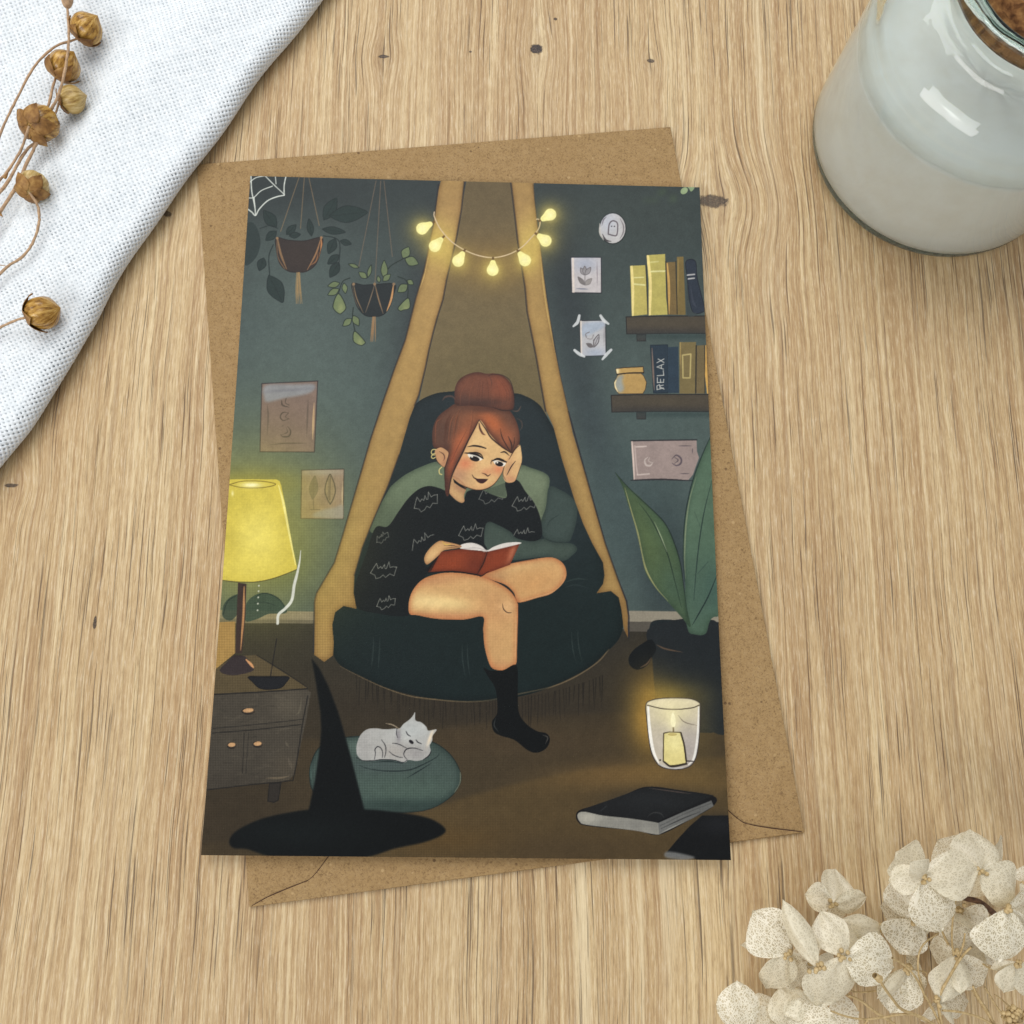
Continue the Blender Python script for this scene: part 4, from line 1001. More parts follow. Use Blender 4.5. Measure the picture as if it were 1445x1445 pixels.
bands = n.noise(gv(34, 1.6), 1, 3, .5)
med = n.noise(gv(260, 7, 3.3), 1, 4, .62)
fine = n.noise(gv(1250, 20, 7.7), 1, 5, .66)
hair = n.noise(gv(3800, 260, 1.2), 1, 3, .75)
c = n.ramp(bands, [(.30, rgb(182, 150, 108)), (.5, rgb(197, 168, 124)), (.70, rgb(210, 184, 140))])
c = n.mix(n.ramp(med, [(.34, .42), (.54, 0)]), c, rgb(176, 142, 102))
c = n.mix(n.ramp(med, [(.52, 0), (.72, .42)]), c, rgb(222, 200, 156))
c = n.mix(n.ramp(fine, [(.30, .6), (.50, 0)]), c, rgb(160, 126, 88))
c = n.mix(n.ramp(fine, [(.52, 0), (.72, .8)]), c, rgb(230, 210, 168))
c = n.mix(n.ramp(hair, [(.32, .6), (.5, 0)]), c, rgb(146, 114, 80))
c = n.mix(n.ramp(hair, [(.53, 0), (.72, .65)]), c, rgb(234, 218, 190))
thin = n.noise(gv(2300, 9, 14.2), 1, 3, .6)
c = n.mix(n.ramp(thin, [(.34, .45), (.46, 0)]), c, rgb(142, 110, 78))
str_ = n.noise(gv(1900, 4.5, 17.7), 1, 4, .7)
c = n.mix(n.ramp(str_, [(.52, 0), (.68, .42)]), c, rgb(236, 218, 180))
c = n.mix(n.ramp(str_, [(.33, .38), (.47, 0)]), c, rgb(150, 117, 82))
# pale mineral streaks
ps = n.math('MULTIPLY', n.ramp(n.noise(gv(240, 3.2, 5.5), 1, 3, .6), [(.60, 0), (.70, 1)]), n.ramp(n.noise(gv(30, 6, 2.2), 1, 2), [(.48, 0), (.6, 1)]))
c = n.mix(n.math('MULTIPLY', ps, .6), c, rgb(236, 220, 184))
# open pores: thin dark dashes in clusters
def dashes(sxx, syy, off, lo, hi, cl):
    a_ = n.ramp(n.noise(gv(sxx, syy, off), 1, 2, .5), [(lo, 0), (hi, 1)])
    b_ = n.ramp(n.noise(gv(46, 11, off + 4), 1, 3, .6), [(cl, 0), (cl + .1, 1)])
    return n.math('MULTIPLY', a_, b_)


po = n.math('MAXIMUM', n.math('MAXIMUM', dashes(2900, 30, 11.1, .63, .67, .42), dashes(2600, 19, 41.1, .64, .68, .44)), n.math('MULTIPLY', dashes(1500, 24, 21.7, .675, .71, .50), .95))
c = n.mix(n.math('MULTIPLY', dashes(620, 9, 31.0, .60, .70, .44), .35), c, rgb(146, 114, 82))
c = n.mix(n.math('MULTIPLY', po, .72), c, rgb(80, 62, 48))
c = n.mix(n.math('MULTIPLY', halo, n.ramp(fine, [(.35, 1), (.6, .1)])), c, rgb(110, 84, 62))
c = n.mix(kmask, c, n.mix(n.ramp(n.noise(tc, 2600, 2), [(.42, 0), (.62, 1)]), rgb(36, 30, 30), rgb(84, 68, 58)))
ht_ = n.math('SUBTRACT', n.math('ADD', n.math('MULTIPLY', fine, .5), n.math('MULTIPLY', hair, .35)), n.math('MULTIPLY', n.math('MAXIMUM', po, kmask), .9))
c = n.mix(1.0, c, (.885, .878, .858, 1), 'MULTIPLY')
p = n.bsdf(Base_Color=c, Roughness=n.ramp(fine, [(.3, .62), (.7, .5)]), Normal=n.bump(ht_, .45, .0003))
p.inputs['Specular IOR Level'].default_value = .38
MAT_OAK = n.done(p.outputs[0])
bm = bmesh.new()
bmesh.ops.create_grid(bm, x_segments=2, y_segments=2, size=.7)
tb = link('tabletop', from_bm('tabletop', bm), MAT_OAK, None, False)
tag(tb, 'light oak tabletop with vertical grain, dark pores and small knots', 'table', kind='structure')

# ------------------------------------------------------------------ white linen napkin
ed = np.array([(640, -280), (548, -140), (455, 0), (365, 113), (276, 233), (229, 300), (186, 365), (140, 446), (116, 482), (53, 589), (0, 655), (-70, 760), (-150, 880)], float)
E3 = catmull(at(ed[:, 0], ed[:, 1], .0032), 30, False)[:, :2]
for _ in range(60): E3[1:-1] = .25 * E3[:-2] + .5 * E3[1:-1] + .25 * E3[2:]
sl_ = np.r_[0, np.cumsum(np.linalg.norm(np.diff(E3, axis=0), axis=1))]
PIT = .00093
STEP = .000145
S = np.arange(0, sl_[-1], STEP)
EX, EY = np.interp(S, sl_, E3[:, 0]), np.interp(S, sl_, E3[:, 1])
ker = np.ones(201) / 201
T_ = np.stack([np.gradient(EX), np.gradient(EY)], -1); T_ /= np.linalg.norm(T_, axis=1)[:, None]
for a_ in (0, 1):
    T_[:, a_] = np.convolve(np.pad(T_[:, a_], 100, mode='edge'), ker, 'valid')
T_ /= np.linalg.norm(T_, axis=1)[:, None]
NI = np.c_[T_[:, 1], -T_[:, 0]]                       # towards the inside of the cloth
if (NI[len(S) // 2] @ (np.array([-.11, .12]) - np.array([EX[len(S) // 2], EY[len(S) // 2]]))) < 0: NI = -NI
RF = .0030
L_ = np.arange(-.004, .098, STEP)
arc = np.pi * RF
off = np.where(L_ < 0, RF - L_, np.where(L_ < arc, RF - RF * np.sin(np.clip(L_, 0, arc) / RF), RF + (L_ - arc)))
zz = np.where(L_ < 0, .0006, np.where(L_ < arc, .0006 + RF - RF * np.cos(np.clip(L_, 0, arc) / RF), .0006 + 2 * RF))
nx_ = np.where(L_ < 0, 0, np.where(L_ < arc, -np.sin(np.clip(L_, 0, arc) / RF), 0))    # outline normal: in-plane part
nz_ = np.where(L_ < 0, -1, np.where(L_ < arc, -np.cos(np.clip(L_, 0, arc) / RF), 1))
SS, LL = np.meshgrid(S, L_, indexing='ij')
fall = np.clip((LL - arc) / .02, 0, 1)
und = 1.5 * fall * (.0011 * np.sin((LL - arc) * 130 + 1.2 * np.sin(SS * 38)) * np.exp(-((SS - .105) / .07) ** 2) + .0008 * np.sin(SS * 60 + LL * 50) - .0016 * np.exp(-(((LL - arc - .026 - .12 * (SS - .1)) / .008) ** 2)))
edge_w = .00045 * np.sin(SS * 95) + .0003 * np.sin(SS * 210 + 1)
al = math.radians(36.0)
U = (SS * math.cos(al) + LL * math.sin(al)) / PIT; Vv = (-SS * math.sin(al) + LL * math.cos(al)) / PIT
U = U + .10 * np.sin(Vv * .21) + .06 * np.sin(Vv * .83 + 1.3 * np.sin(U * .13)); Vv = Vv + .10 * np.sin(U * .19 + 2) + .06 * np.sin(U * .71)
iu, iv = np.round(U), np.round(Vv)
rw = rng.uniform(.31, .41, 4096)
wu = rw[(iu.astype(int) * 7919) % 4096]; wv_ = rw[(iv.astype(int) * 6007 + 13) % 4096]
par = np.where((iu + iv) % 2 == 0, 1.0, -1.0)
cu = np.sqrt(np.clip(1 - ((U - iu) / wu) ** 2, 0, 1)); cv = np.sqrt(np.clip(1 - ((Vv - iv) / wv_) ** 2, 0, 1))
hu = np.where(np.abs(U - iu) < wu, .6 * cu + .45 * np.cos(np.pi * (Vv - iv)) * par - .45, -5.0)
hv = np.where(np.abs(Vv - iv) < wv_, .6 * cv - .45 * np.cos(np.pi * (U - iu)) * par - .45, -5.0)
hw = np.maximum(hu, hv) * .00016
hw += .00003 * rng.standard_normal(hw.shape)
ox = off[None, :] + edge_w * np.clip(1 - np.abs(LL - arc / 2) / .006, 0, 1)
VX = EX[:, None] + NI[:, 0][:, None] * (ox + nx_[None, :] * hw)
VY = EY[:, None] + NI[:, 1][:, None] * (ox + nx_[None, :] * hw)
VZ = np.maximum(zz[None, :] + und + nz_[None, :] * hw, .00025)
n = NT('white_linen')
tc = n.node('ShaderNodeTexCoord').outputs['Object']
p = n.bsdf(Base_Color=n.ramp(n.noise(tc, 700, 3, .6), [(.3, rgb(216, 222, 226)), (.7, rgb(230, 234, 237))]), Roughness=.9)
p.inputs['Specular IOR Level'].default_value = .2
p.inputs['Sheen Weight'].default_value = .15
MAT_LINEN = n.done(p.outputs[0])
me = mesh_np('linen_napkin', np.stack([VX, VY, VZ], -1).reshape(-1, 3), grid_quads(len(S), len(L_)))
nap = link('linen_napkin', me, MAT_LINEN)
tag(nap, 'folded white woven linen cloth under the dried seed pods', 'napkin')
ZN = .0006 + 2 * RF                                    # top of the cloth


def napz(px, py):
    return ZN
# ------------------------------------------------------------------ dried flax sprig on the napkin
def organic(name, stops, scale, rough=.6, stretch=None, bumpk=.3, spec=.35, coord='Object'):
    n = NT(name)
    v = n.node('ShaderNodeTexCoord').outputs[coord]
    if stretch:
        v = n.node('ShaderNodeVectorMath', {0: v, 1: stretch}, operation='MULTIPLY').outputs[0]
    f = n.noise(v, scale, 4, .65)
    p = n.bsdf(Base_Color=n.ramp(f, stops), Roughness=rough, Normal=n.bump(f, bumpk, .0003))
    p.inputs['Specular IOR Level'].default_value = spec
    return n.done(p.outputs[0])


MAT_POD = [organic('dry_seed_pod', [(.34, rgb(92, 60, 24)), (.46, rgb(158, 116, 50)), (.60, rgb(196, 156, 84)), (.74, rgb(218, 186, 124))], 1.0, .22, (9, 4, 1.0), .35, .4, 'UV'),
           organic('pale_seed_pod', [(.32, rgb(128, 96, 48)), (.48, rgb(180, 150, 86)), (.70, rgb(214, 190, 136))], 1.0, .38, (9, 3, 1.0), .35, .4, 'UV')]
MAT_SEPAL = organic('dry_sepal', [(.30, rgb(98, 64, 30)), (.5, rgb(140, 100, 50)), (.70, rgb(176, 136, 78))], 420, .55)
MAT_STEM = organic('dry_stem', [(.3, rgb(142, 114, 88)), (.6, rgb(188, 156, 122)), (.8, rgb(206, 176, 140))], 900, .6)


def frame_from(axis, roll=0.0):
    z = np.asarray(axis, float); z /= np.linalg.norm(z)
    h = np.array([0, 0, 1.0]) if abs(z[2]) < .9 else np.array([0, 1.0, 0])
    x = np.cross(h, z); x /= np.linalg.norm(x); y = np.cross(z, x)
    c, s = math.cos(roll), math.sin(roll)
    return np.stack([x * c + y * s, -x * s + y * c, z], 1)


def pod_mesh(R, base, F, r, elong=.92, tip=.22, name='seed_pod'):
    nt, npn = 34, 60
    th = np.linspace(0, np.pi, nt); ph = np.linspace(0, 2 * np.pi, npn, endpoint=False)
    TH, PH = np.meshgrid(th, ph, indexing='ij')
    lob = 1 - .075 * np.abs(np.cos(2.5 * PH)) ** 6 * np.sin(TH) - .03 * np.abs(np.sin(2.5 * PH)) ** 8 * np.sin(TH)
    rad = r * np.sin(TH) ** .9 * lob
    z = -np.cos(TH) * r * elong + r * elong
    z = np.where(TH > 2.55, z + r * tip * ((TH - 2.55) / .59) ** 2.2, z)
    lum = rng.normal(0, .012, (6,))
    rad = rad * (1 + .03 * np.sin(2 * PH + lum[0] * 90) + .02 * np.sin(3 * TH + PH))
    V = np.stack([rad * np.cos(PH), rad * np.sin(PH), z], -1).reshape(-1, 3) @ F.T + base
    me = mesh_np(name, V, grid_quads(nt, npn, True))
    uv = me.uv_layers.new(name='UVMap')
    li = np.empty(len(me.loops), np.int32); me.loops.foreach_get('vertex_index', li)
    u = (PH / (2 * np.pi)).ravel()[li]; v = (TH / np.pi).ravel()[li]
    uv.data.foreach_set('uv', np.c_[u * 3 + R, v].astype(np.float32).ravel())
    return me


def sepal_mesh(base, F, phi, r, elong, L=1.0, lift=.06, name='sepal'):
    nu, nv = 9, 14
    uu, vv = np.meshgrid(np.linspace(-1, 1, nu), np.linspace(0, 1, nv), indexing='xy')
    half = .50 * np.sin(np.pi * np.clip(vv * .86 + .10, 0, 1)) ** .8 * (1 - vv ** 5)
    th = .10 + vv * L * 1.75
    PHI = phi + uu * half / np.maximum(np.sin(np.clip(th, .5, 2.4)), .35) * .9
    rr_ = r * (1.035 + lift * vv ** 2 + .05 * np.abs(uu) * (vv > .2) + .22 * np.clip(vv - .86, 0, 1) * L)
    rad = rr_ * np.sin(th) ** .9; z = -np.cos(th) * rr_ * elong + r * elong
    V = np.stack([rad * np.cos(PHI), rad * np.sin(PHI), z], -1).reshape(-1, 3)
    V2 = V * np.array([1.03, 1.03, 1.0]) + np.array([0, 0, -.00004])
    q = grid_quads(nv, nu); m = nu * nv
    rim = np.r_[np.arange(nu), np.arange(1, nv) * nu + nu - 1, (nv - 1) * nu + np.arange(nu - 2, -1, -1), np.arange(nv - 2, 0, -1) * nu]
    rq = np.c_[rim, np.roll(rim, -1), np.roll(rim, -1) + m, rim + m]
    return mesh_np(name, np.vstack([V, V2]) @ F.T + base, np.vstack([q[:, ::-1], q + m, rq]))


spr = empty('flax_sprig', tuple(float(v) for v in at(-30, 330, ZN)))
tag(spr, 'dried flax sprig with round brown seed pods lying on the white napkin', 'dried sprig')
# each pod: photo place of its middle, direction base->tip in the photo (x right, y down), lift of the axis towards the viewer, radius px, pale?
PODS = [((122, 40), (12, -10), .35, 23.5, 0, .3, 1.0), ((90, 93), (10, -14), .2, 24, 0, 1.0, 1.0), ((101, 140), (13, -6), -.15, 20.5, 1, .5, .55), ((57, 173), (8, -22), -.75, 27, 0, .15, .8),
        ((47, 262), (-1, -16), -.55, 22, 1, .9, .8), ((60, 441), (18, -4), .15, 24.5, 0, .55, .95)]
PXM = .000149


def lift_pt(px, py, dz): return at(px, py, ZN + dz)


bases = []
for (cx, cy), dr, el, rp, pale, rl, sl2 in PODS:
    r = rp * PXM; c0 = lift_pt(cx, cy, r * .98)
    a = np.array([dr[0], -dr[1], 0.0]); a /= np.linalg.norm(a); a = a * math.cos(el) + np.array([0, 0, math.sin(el)])
    if el < -.4:      # base turned towards the viewer
        pass
    F = frame_from(a, rl)
    el_ = .90
    base = c0 - F[:, 2] * r * el_
    bases.append(base)
    me = pod_mesh(rng.random() * 5, base, F, r, el_)
    po_ = link('seed_pod', me, MAT_POD[pale], spr)
    for k in range(5):
        so_ = sepal_mesh(base, F, k * 2 * np.pi / 5 + .3 + rng.normal(0, .1), r, el_, (.88 + rng.normal(0, .08)) * sl2, .03 + .07 * abs(rng.normal(0, 1)))
        link('sepal', so_, MAT_SEPAL, po_)
# unopened bud cut by the top of the picture
bd_base = lift_pt(95, 12, .0034); F = frame_from(np.array([-.02, .95, .25]), .2)
pm = pod_mesh(.3, bd_base, F, 9.5 * PXM, 1.9, .9, 'seed_bud')
bo = link('seed_bud', pm, MAT_STEM, spr)


def stem_path(pts, r0, r1, end=None):
    z = np.array([p[2] if len(p) > 2 else .0012 for p in pts])
    Q = np.array([lift_pt(p[0], p[1], zz_) for p, zz_ in zip(pts, z)])
    if end is not None: Q = np.vstack([Q, end])
    Q = catmull(Q, 8, False)
    Q = Q + rng.normal(0, .00003, Q.shape)
    return Q, np.linspace(r0, r1, len(Q)) * (1 + .08 * np.sin(np.arange(len(Q)) * .9))


mm = .00085
paths = [stem_path([(-60, 400, .001), (-30, 280, .001), (0, 190, .0016), (22, 143, .002), (50, 92, .0032), (78, 66, .0045)], .36 * mm, .30 * mm, bases[0]),
         stem_path([(-60, 400, .001), (-20, 300, .001), (10, 258, .001), (35, 215, .0012), (54, 195, .0014), (68, 150, .0034), (74, 125, .0036)], .48 * mm, .32 * mm, bases[1]),
         stem_path([(-60, 400, .001), (-10, 315, .001), (20, 268, .0012), (42, 222, .0016), (54, 196, .003), (66, 165, .004), (80, 140, .0062), (90, 108, .0085), (96, 70, .0085), (97, 45, .006)], .50 * mm, .30 * mm, bd_base),
         stem_path([(54, 196, .0030), (66, 172, .0026), (78, 160, .0022)], .34 * mm, .28 * mm, bases[2]),
         stem_path([(-60, 400, .001), (-12, 275, .001), (12, 240, .0014), (30, 210, .0025)], .38 * mm, .34 * mm, bases[3]),
         stem_path([(-60, 460, .001), (0, 386, .0016), (32, 362, .0018), (47, 341, .002), (55, 313, .0024), (53, 290, .0032)], .36 * mm, .34 * mm, bases[4]),
         stem_path([(-60, 460, .001), (-30, 478, .0014), (0, 462, .002), (20, 453, .0028)], .36 * mm, .30 * mm, bases[5]),
         stem_path([(-20, 372, .0008), (0, 374, .0012), (10, 376, .0012)], .16 * mm, .08 * mm)]
link('stem', tube_mesh('stem', paths, 8), MAT_STEM, spr)
# small dry bracts where the side stems leave
for (x, y, tx, ty) in ((6, 252, 12, 243), (-2, 300, 4, 306)):
    a = lift_pt(x, y, .0016); b = lift_pt(tx, ty, .0018)
    Q = np.linspace(a, b, 6)
    link('bract', tube_mesh('bract', [(Q, np.array([.5, .8, .7, .5, .3, .05]) * .0005)], 6), MAT_SEPAL, spr)

# ------------------------------------------------------------------ glass candle jar
JX, JY = 0.1090, 0.0868
jar = empty('candle_jar', (JX, JY, 0.0))
tag(jar, 'glass jar half filled with white wax and stopped with rough brown cork', 'candle jar')


def lathe(name, prof, mat, parent, seg=128, wob=None, closed=True):
    prof = np.asarray(prof, float)
    th = np.linspace(0, 2 * np.pi, seg, endpoint=False)
    R_, Z_ = prof[:, 0][:, None], prof[:, 1][:, None]
    V = np.stack([R_ * np.cos(th) + JX, R_ * np.sin(th) + JY, Z_ + 0 * th], -1)
    if wob is not None: V = wob(V, R_, Z_, th)
    me = mesh_np(name, V.reshape(-1, 3), grid_quads(len(prof), seg, True))
    me.validate()
    return link(name, me, mat, parent)


n = NT('clear_glass')
tc = n.node('ShaderNodeTexCoord').outputs['Object']
gb = n.bump(n.noise(tc, 85, 2, .5), .22, .0016)
gg = n.node('ShaderNodeBsdfGlass', {'Color': (.985, 1, .995, 1), 'Roughness': .03, 'IOR': 1.48, 'Normal': gb})
MAT_GLASS = n.done(gg.outputs[0])
n.t.links.new(n.node('ShaderNodeVolumeAbsorption', {'Color': (.55, .84, .78, 1), 'Density': 36.0}).outputs[0], n.out.inputs[1])
GO_ = [(0.0001, .0006), (.022, .0004), (.0265, .0), (.0285, .0005), (.0297, .0020), (.0300, .0045), (.0300, .012), (.0300, .022), (.0300, .0310), (.0297, .0338), (.0288, .0365), (.0272, .0390), (.0250, .0412), (.0228, .0430),
       (.0210, .0446), (.0200, .0462), (.0196, .0478), (.0197, .0495), (.0200, .0510), (.0199, .0524), (.0192, .0534), (.0180, .0538), (.0173, .0535), (.0165, .0526), (.0162, .0510), (.0163, .0485), (.0167, .0468), (.0178, .0450),
       (.0200, .0432), (.0226, .0412), (.0248, .0392), (.0266, .0368), (.0276, .0340), (.0285, .0310), (.0288, .0220), (.0288, .0100), (.0288, .0066), (.0284, .0046), (.0270, .0029), (.0250, .0022), (.0200, .0021), (.0001, .0022)]
GP = catmull(np.array(GO_), 4, False)
GP[:, 0] = np.maximum(GP[:, 0], .0001); GP[:, 1] = np.maximum(GP[:, 1], 0)
lathe('glass_body', GP, MAT_GLASS, jar, 144)
n = NT('white_wax')
tc = n.node('ShaderNodeTexCoord').outputs['Object']
f = n.noise(tc, 130, 4, .6)
p = n.bsdf(Base_Color=n.ramp(f, [(.3, rgb(246, 242, 234)), (.6, rgb(252, 250, 245))]), Roughness=.5)
p.inputs['Subsurface Weight'].default_value = .06; p.inputs['Subsurface Radius'].default_value = (.004, .0036, .003); p.inputs['Subsurface Scale'].default_value = 1.0
MAT_WAX = n.done(p.outputs[0])


def waxwob(V, R_, Z_, th):
    k = np.clip((Z_ - .026) / .004, 0, 1)
    V[..., 2] += k * (.00022 * np.sin(3 * th + 1) + .00012 * np.sin(11 * th) + .0002 * np.sin(R_ * 600 + 2 * th))
    return V


lathe('wax_fill', [(.0001, .0019), (.020, .0018), (.0262, .0018), (.0279, .0026), (.0288, .0046), (.0290, .010), (.0290, .020), (.0288, .0286), (.02855, .0296), (.0279, .0292), (.025, .0286), (.018, .0284), (.009, .0285), (.0001, .0286)], MAT_WAX, jar, 128, waxwob)
# rough cork in the mouth
MAT_CORK = organic('rough_cork', [(.25, rgb(40, 24, 14)), (.42, rgb(88, 58, 34)), (.6, rgb(126, 90, 54)), (.8, rgb(164, 128, 86))], 520, .9, None, .9, .1)
nr, ns_ = 40, 140
rad = np.linspace(0.0001, .0157, nr); th = np.linspace(0, 2 * np.pi, ns_, endpoint=False)
RR, TT = np.meshgrid(rad, th, indexing='ij')
from mathutils import noise as mnoise
H = np.array([[mnoise.fractal(Vector((r_ * math.cos(t_) * 420, r_ * math.sin(t_) * 420, 1.3)), .9, 2.1, 4) for t_ in th] for r_ in rad])
Zt = .0486 + .0005 * H
top = np.stack([JX + RR * np.cos(TT), JY + RR * np.sin(TT), Zt], -1)
side = np.stack([JX + .0154 * np.cos(th), JY + .0154 * np.sin(th), np.full(ns_, .0480)], -1)[None]
bot = np.stack([JX + .0001 * np.cos(th), JY + .0001 * np.sin(th), np.full(ns_, .0480)], -1)[None]
me = mesh_np('cork_stopper', np.concatenate([top, side, bot]).reshape(-1, 3), grid_quads(nr + 2, ns_, True))
link('cork_stopper', me, MAT_CORK, jar)

# ------------------------------------------------------------------ dried hydrangea
def petal_mat(name, lace, tint):
    n = NT(name)
    uvn = n.node('ShaderNodeUVMap').outputs[0]
    v1 = n.node('ShaderNodeTexVoronoi', {'Vector': uvn, 'Scale': 1.0, 'Randomness': 1.0}, feature='DISTANCE_TO_EDGE').outputs['Distance']
    v2 = n.node('ShaderNodeTexVoronoi', {'Vector': uvn, 'Scale': .36, 'Randomness': .9}, feature='DISTANCE_TO_EDGE').outputs['Distance']
    vein = n.math('MAXIMUM', n.ramp(v1, [(.055, 1), (.14, 0)]), n.ramp(v2, [(.03, 1), (.07, 0)]))
    tc = n.node('ShaderNodeTexCoord').outputs['Object']
    f = n.noise(tc, 240, 3, .6)
    col = n.mix(vein, n.ramp(f, [(.3, rgb(*[int(c * .93) for c in tint])), (.7, rgb(*tint))]), rgb(*((240, 234, 214) if lace > .1 else (232, 224, 200))))
    d = n.node('ShaderNodeBsdfDiffuse', {'Color': col}); t = n.node('ShaderNodeBsdfTranslucent', {'Color': col})
    ms = n.node('ShaderNodeMixShader', {0: .28, 1: d.outputs[0], 2: t.outputs[0]})
    gl_ = n.node('ShaderNodeBsdfGlossy', {'Color': (1, 1, 1, 1), 'Roughness': .42})
    ms = n.node('ShaderNodeMixShader', {0: .05, 1: ms.outputs[0], 2: gl_.outputs[0]})
    tr = n.node('ShaderNodeBsdfTransparent')
    hole = n.math('MULTIPLY', n.math('SUBTRACT', 1.0, vein), lace)
    hole = n.math('MULTIPLY', hole, n.ramp(f, [(.25, 1.0), (.8, .55)]))
    ms = n.node('ShaderNodeMixShader', {0: hole, 1: ms.outputs[0], 2: tr.outputs[0]})
    return n.done(ms.outputs[0])


MAT_PET = {'lace': petal_mat('skeleton_petal', .24, (206, 195, 164)), 'mid': petal_mat('veined_petal', .07, (216, 206, 178)), 'solid': petal_mat('papery_petal', .05, (220, 211, 184)), 'thin': petal_mat('sheer_petal', .24, (220, 208, 178))}
MAT_STRAW = organic('straw_stalk', [(.3, rgb(160, 136, 92)), (.6, rgb(198, 174, 128)), (.8, rgb(216, 196, 154))], 1200, .6)
MAT_TWIG = organic('brown_twig', [(.3, rgb(70, 48, 36)), (.7, rgb(120, 88, 66))], 1200, .7)


def petal_mesh(b, t, w, zb, zt, cup, bend, roll, point=.5, seed=0):
    A = at(b[0], b[1], zb); B = at(t[0], t[1], zt)
    d = B - A; L = np.linalg.norm(d); d /= L
    side = np.cross(d, np.array([0, 0, 1.0])); side /= np.linalg.norm(side); nrm = np.cross(side, d)
    c, s = math.cos(roll), math.sin(roll); side, nrm = side * c + nrm * s, -side * s + nrm * c
    W = w * PXM * .5 * (CAM[2] - .5 * (zb + zt)) / CAM[2]
    nu, nv = 17, 21
    rs = np.random.default_rng(seed)
    u, v = np.meshgrid(np.linspace(-1, 1, nu), np.linspace(0, 1, nv), indexing='xy')
    vv = np.clip(v, 0, 1)
    prof = np.interp(vv, [0, .03, .10, .22, .38, .55, .70, .82, .91, .97, 1.0], [.05, .16, .44, .76, .95, 1.0, .93, .74, .47, .22, .03 + .16 * (1 - point)])
    rh = np.interp(vv, [0, .05, .2, .38, .52, .66, .8, .9, .97, 1.0], [.05, .22, .62, .93, 1.0, .88, .60, .34, .12, .02])
    mx_ = rs.uniform(.1, .75); prof = prof * (1 - mx_) + rh * mx_
    prof = prof * (1 + .03 * np.sin(9 * vv + rs.uniform(0, 6)))
    skew = rs.normal(0, .10)
    x = (u + skew * np.sin(np.pi * vv)) * prof * W * (1 + .05 * np.sin(5 * vv * np.sign(u) + rs.uniform(0, 6)))
    y = vv * L - .06 * L * (u ** 2) * (vv > .6) * (vv - .6)
    h = cup * W * (u ** 2) * prof ** 2 + bend * L * np.sin(np.pi * vv) + .03 * W * np.sin(7 * u + 5 * vv + rs.uniform(0, 6)) + .025 * W * np.sin(13 * vv + 4 * u + rs.uniform(0, 6)) * np.abs(u)
    V = A + side * x[..., None] + d * y[..., None] + nrm * h[..., None]
    V[..., 2] = np.maximum(V[..., 2], .0012)
    V = V.reshape(-1, 3); m = nu * nv
    me = mesh_np('petal', V, grid_quads(nv, nu)[:, ::-1])
    uv = me.uv_layers.new(name='UVMap')
    li = np.empty(len(me.loops), np.int32); me.loops.foreach_get('vertex_index', li)
    sc_ = 1 / .00045
    ang = np.stack([(x * sc_ * 1.15 / (prof * .5 + .5)) + seed * 13.7, (y * sc_ * .82) + seed * 7.3], -1).reshape(-1, 2)
    uv.data.foreach_set('uv', ang[li].astype(np.float32).ravel())
    return me


def q3(x, y): return (1000 + x / 3.247, 1000 + y / 3.247)


hyd = empty('dried_hydrangea', tuple(float(v) for v in at(1330, 1420, 0)))
tag(hyd, 'dried cream hydrangea head with lacy skeleton petals on straw stalks', 'dried flower')
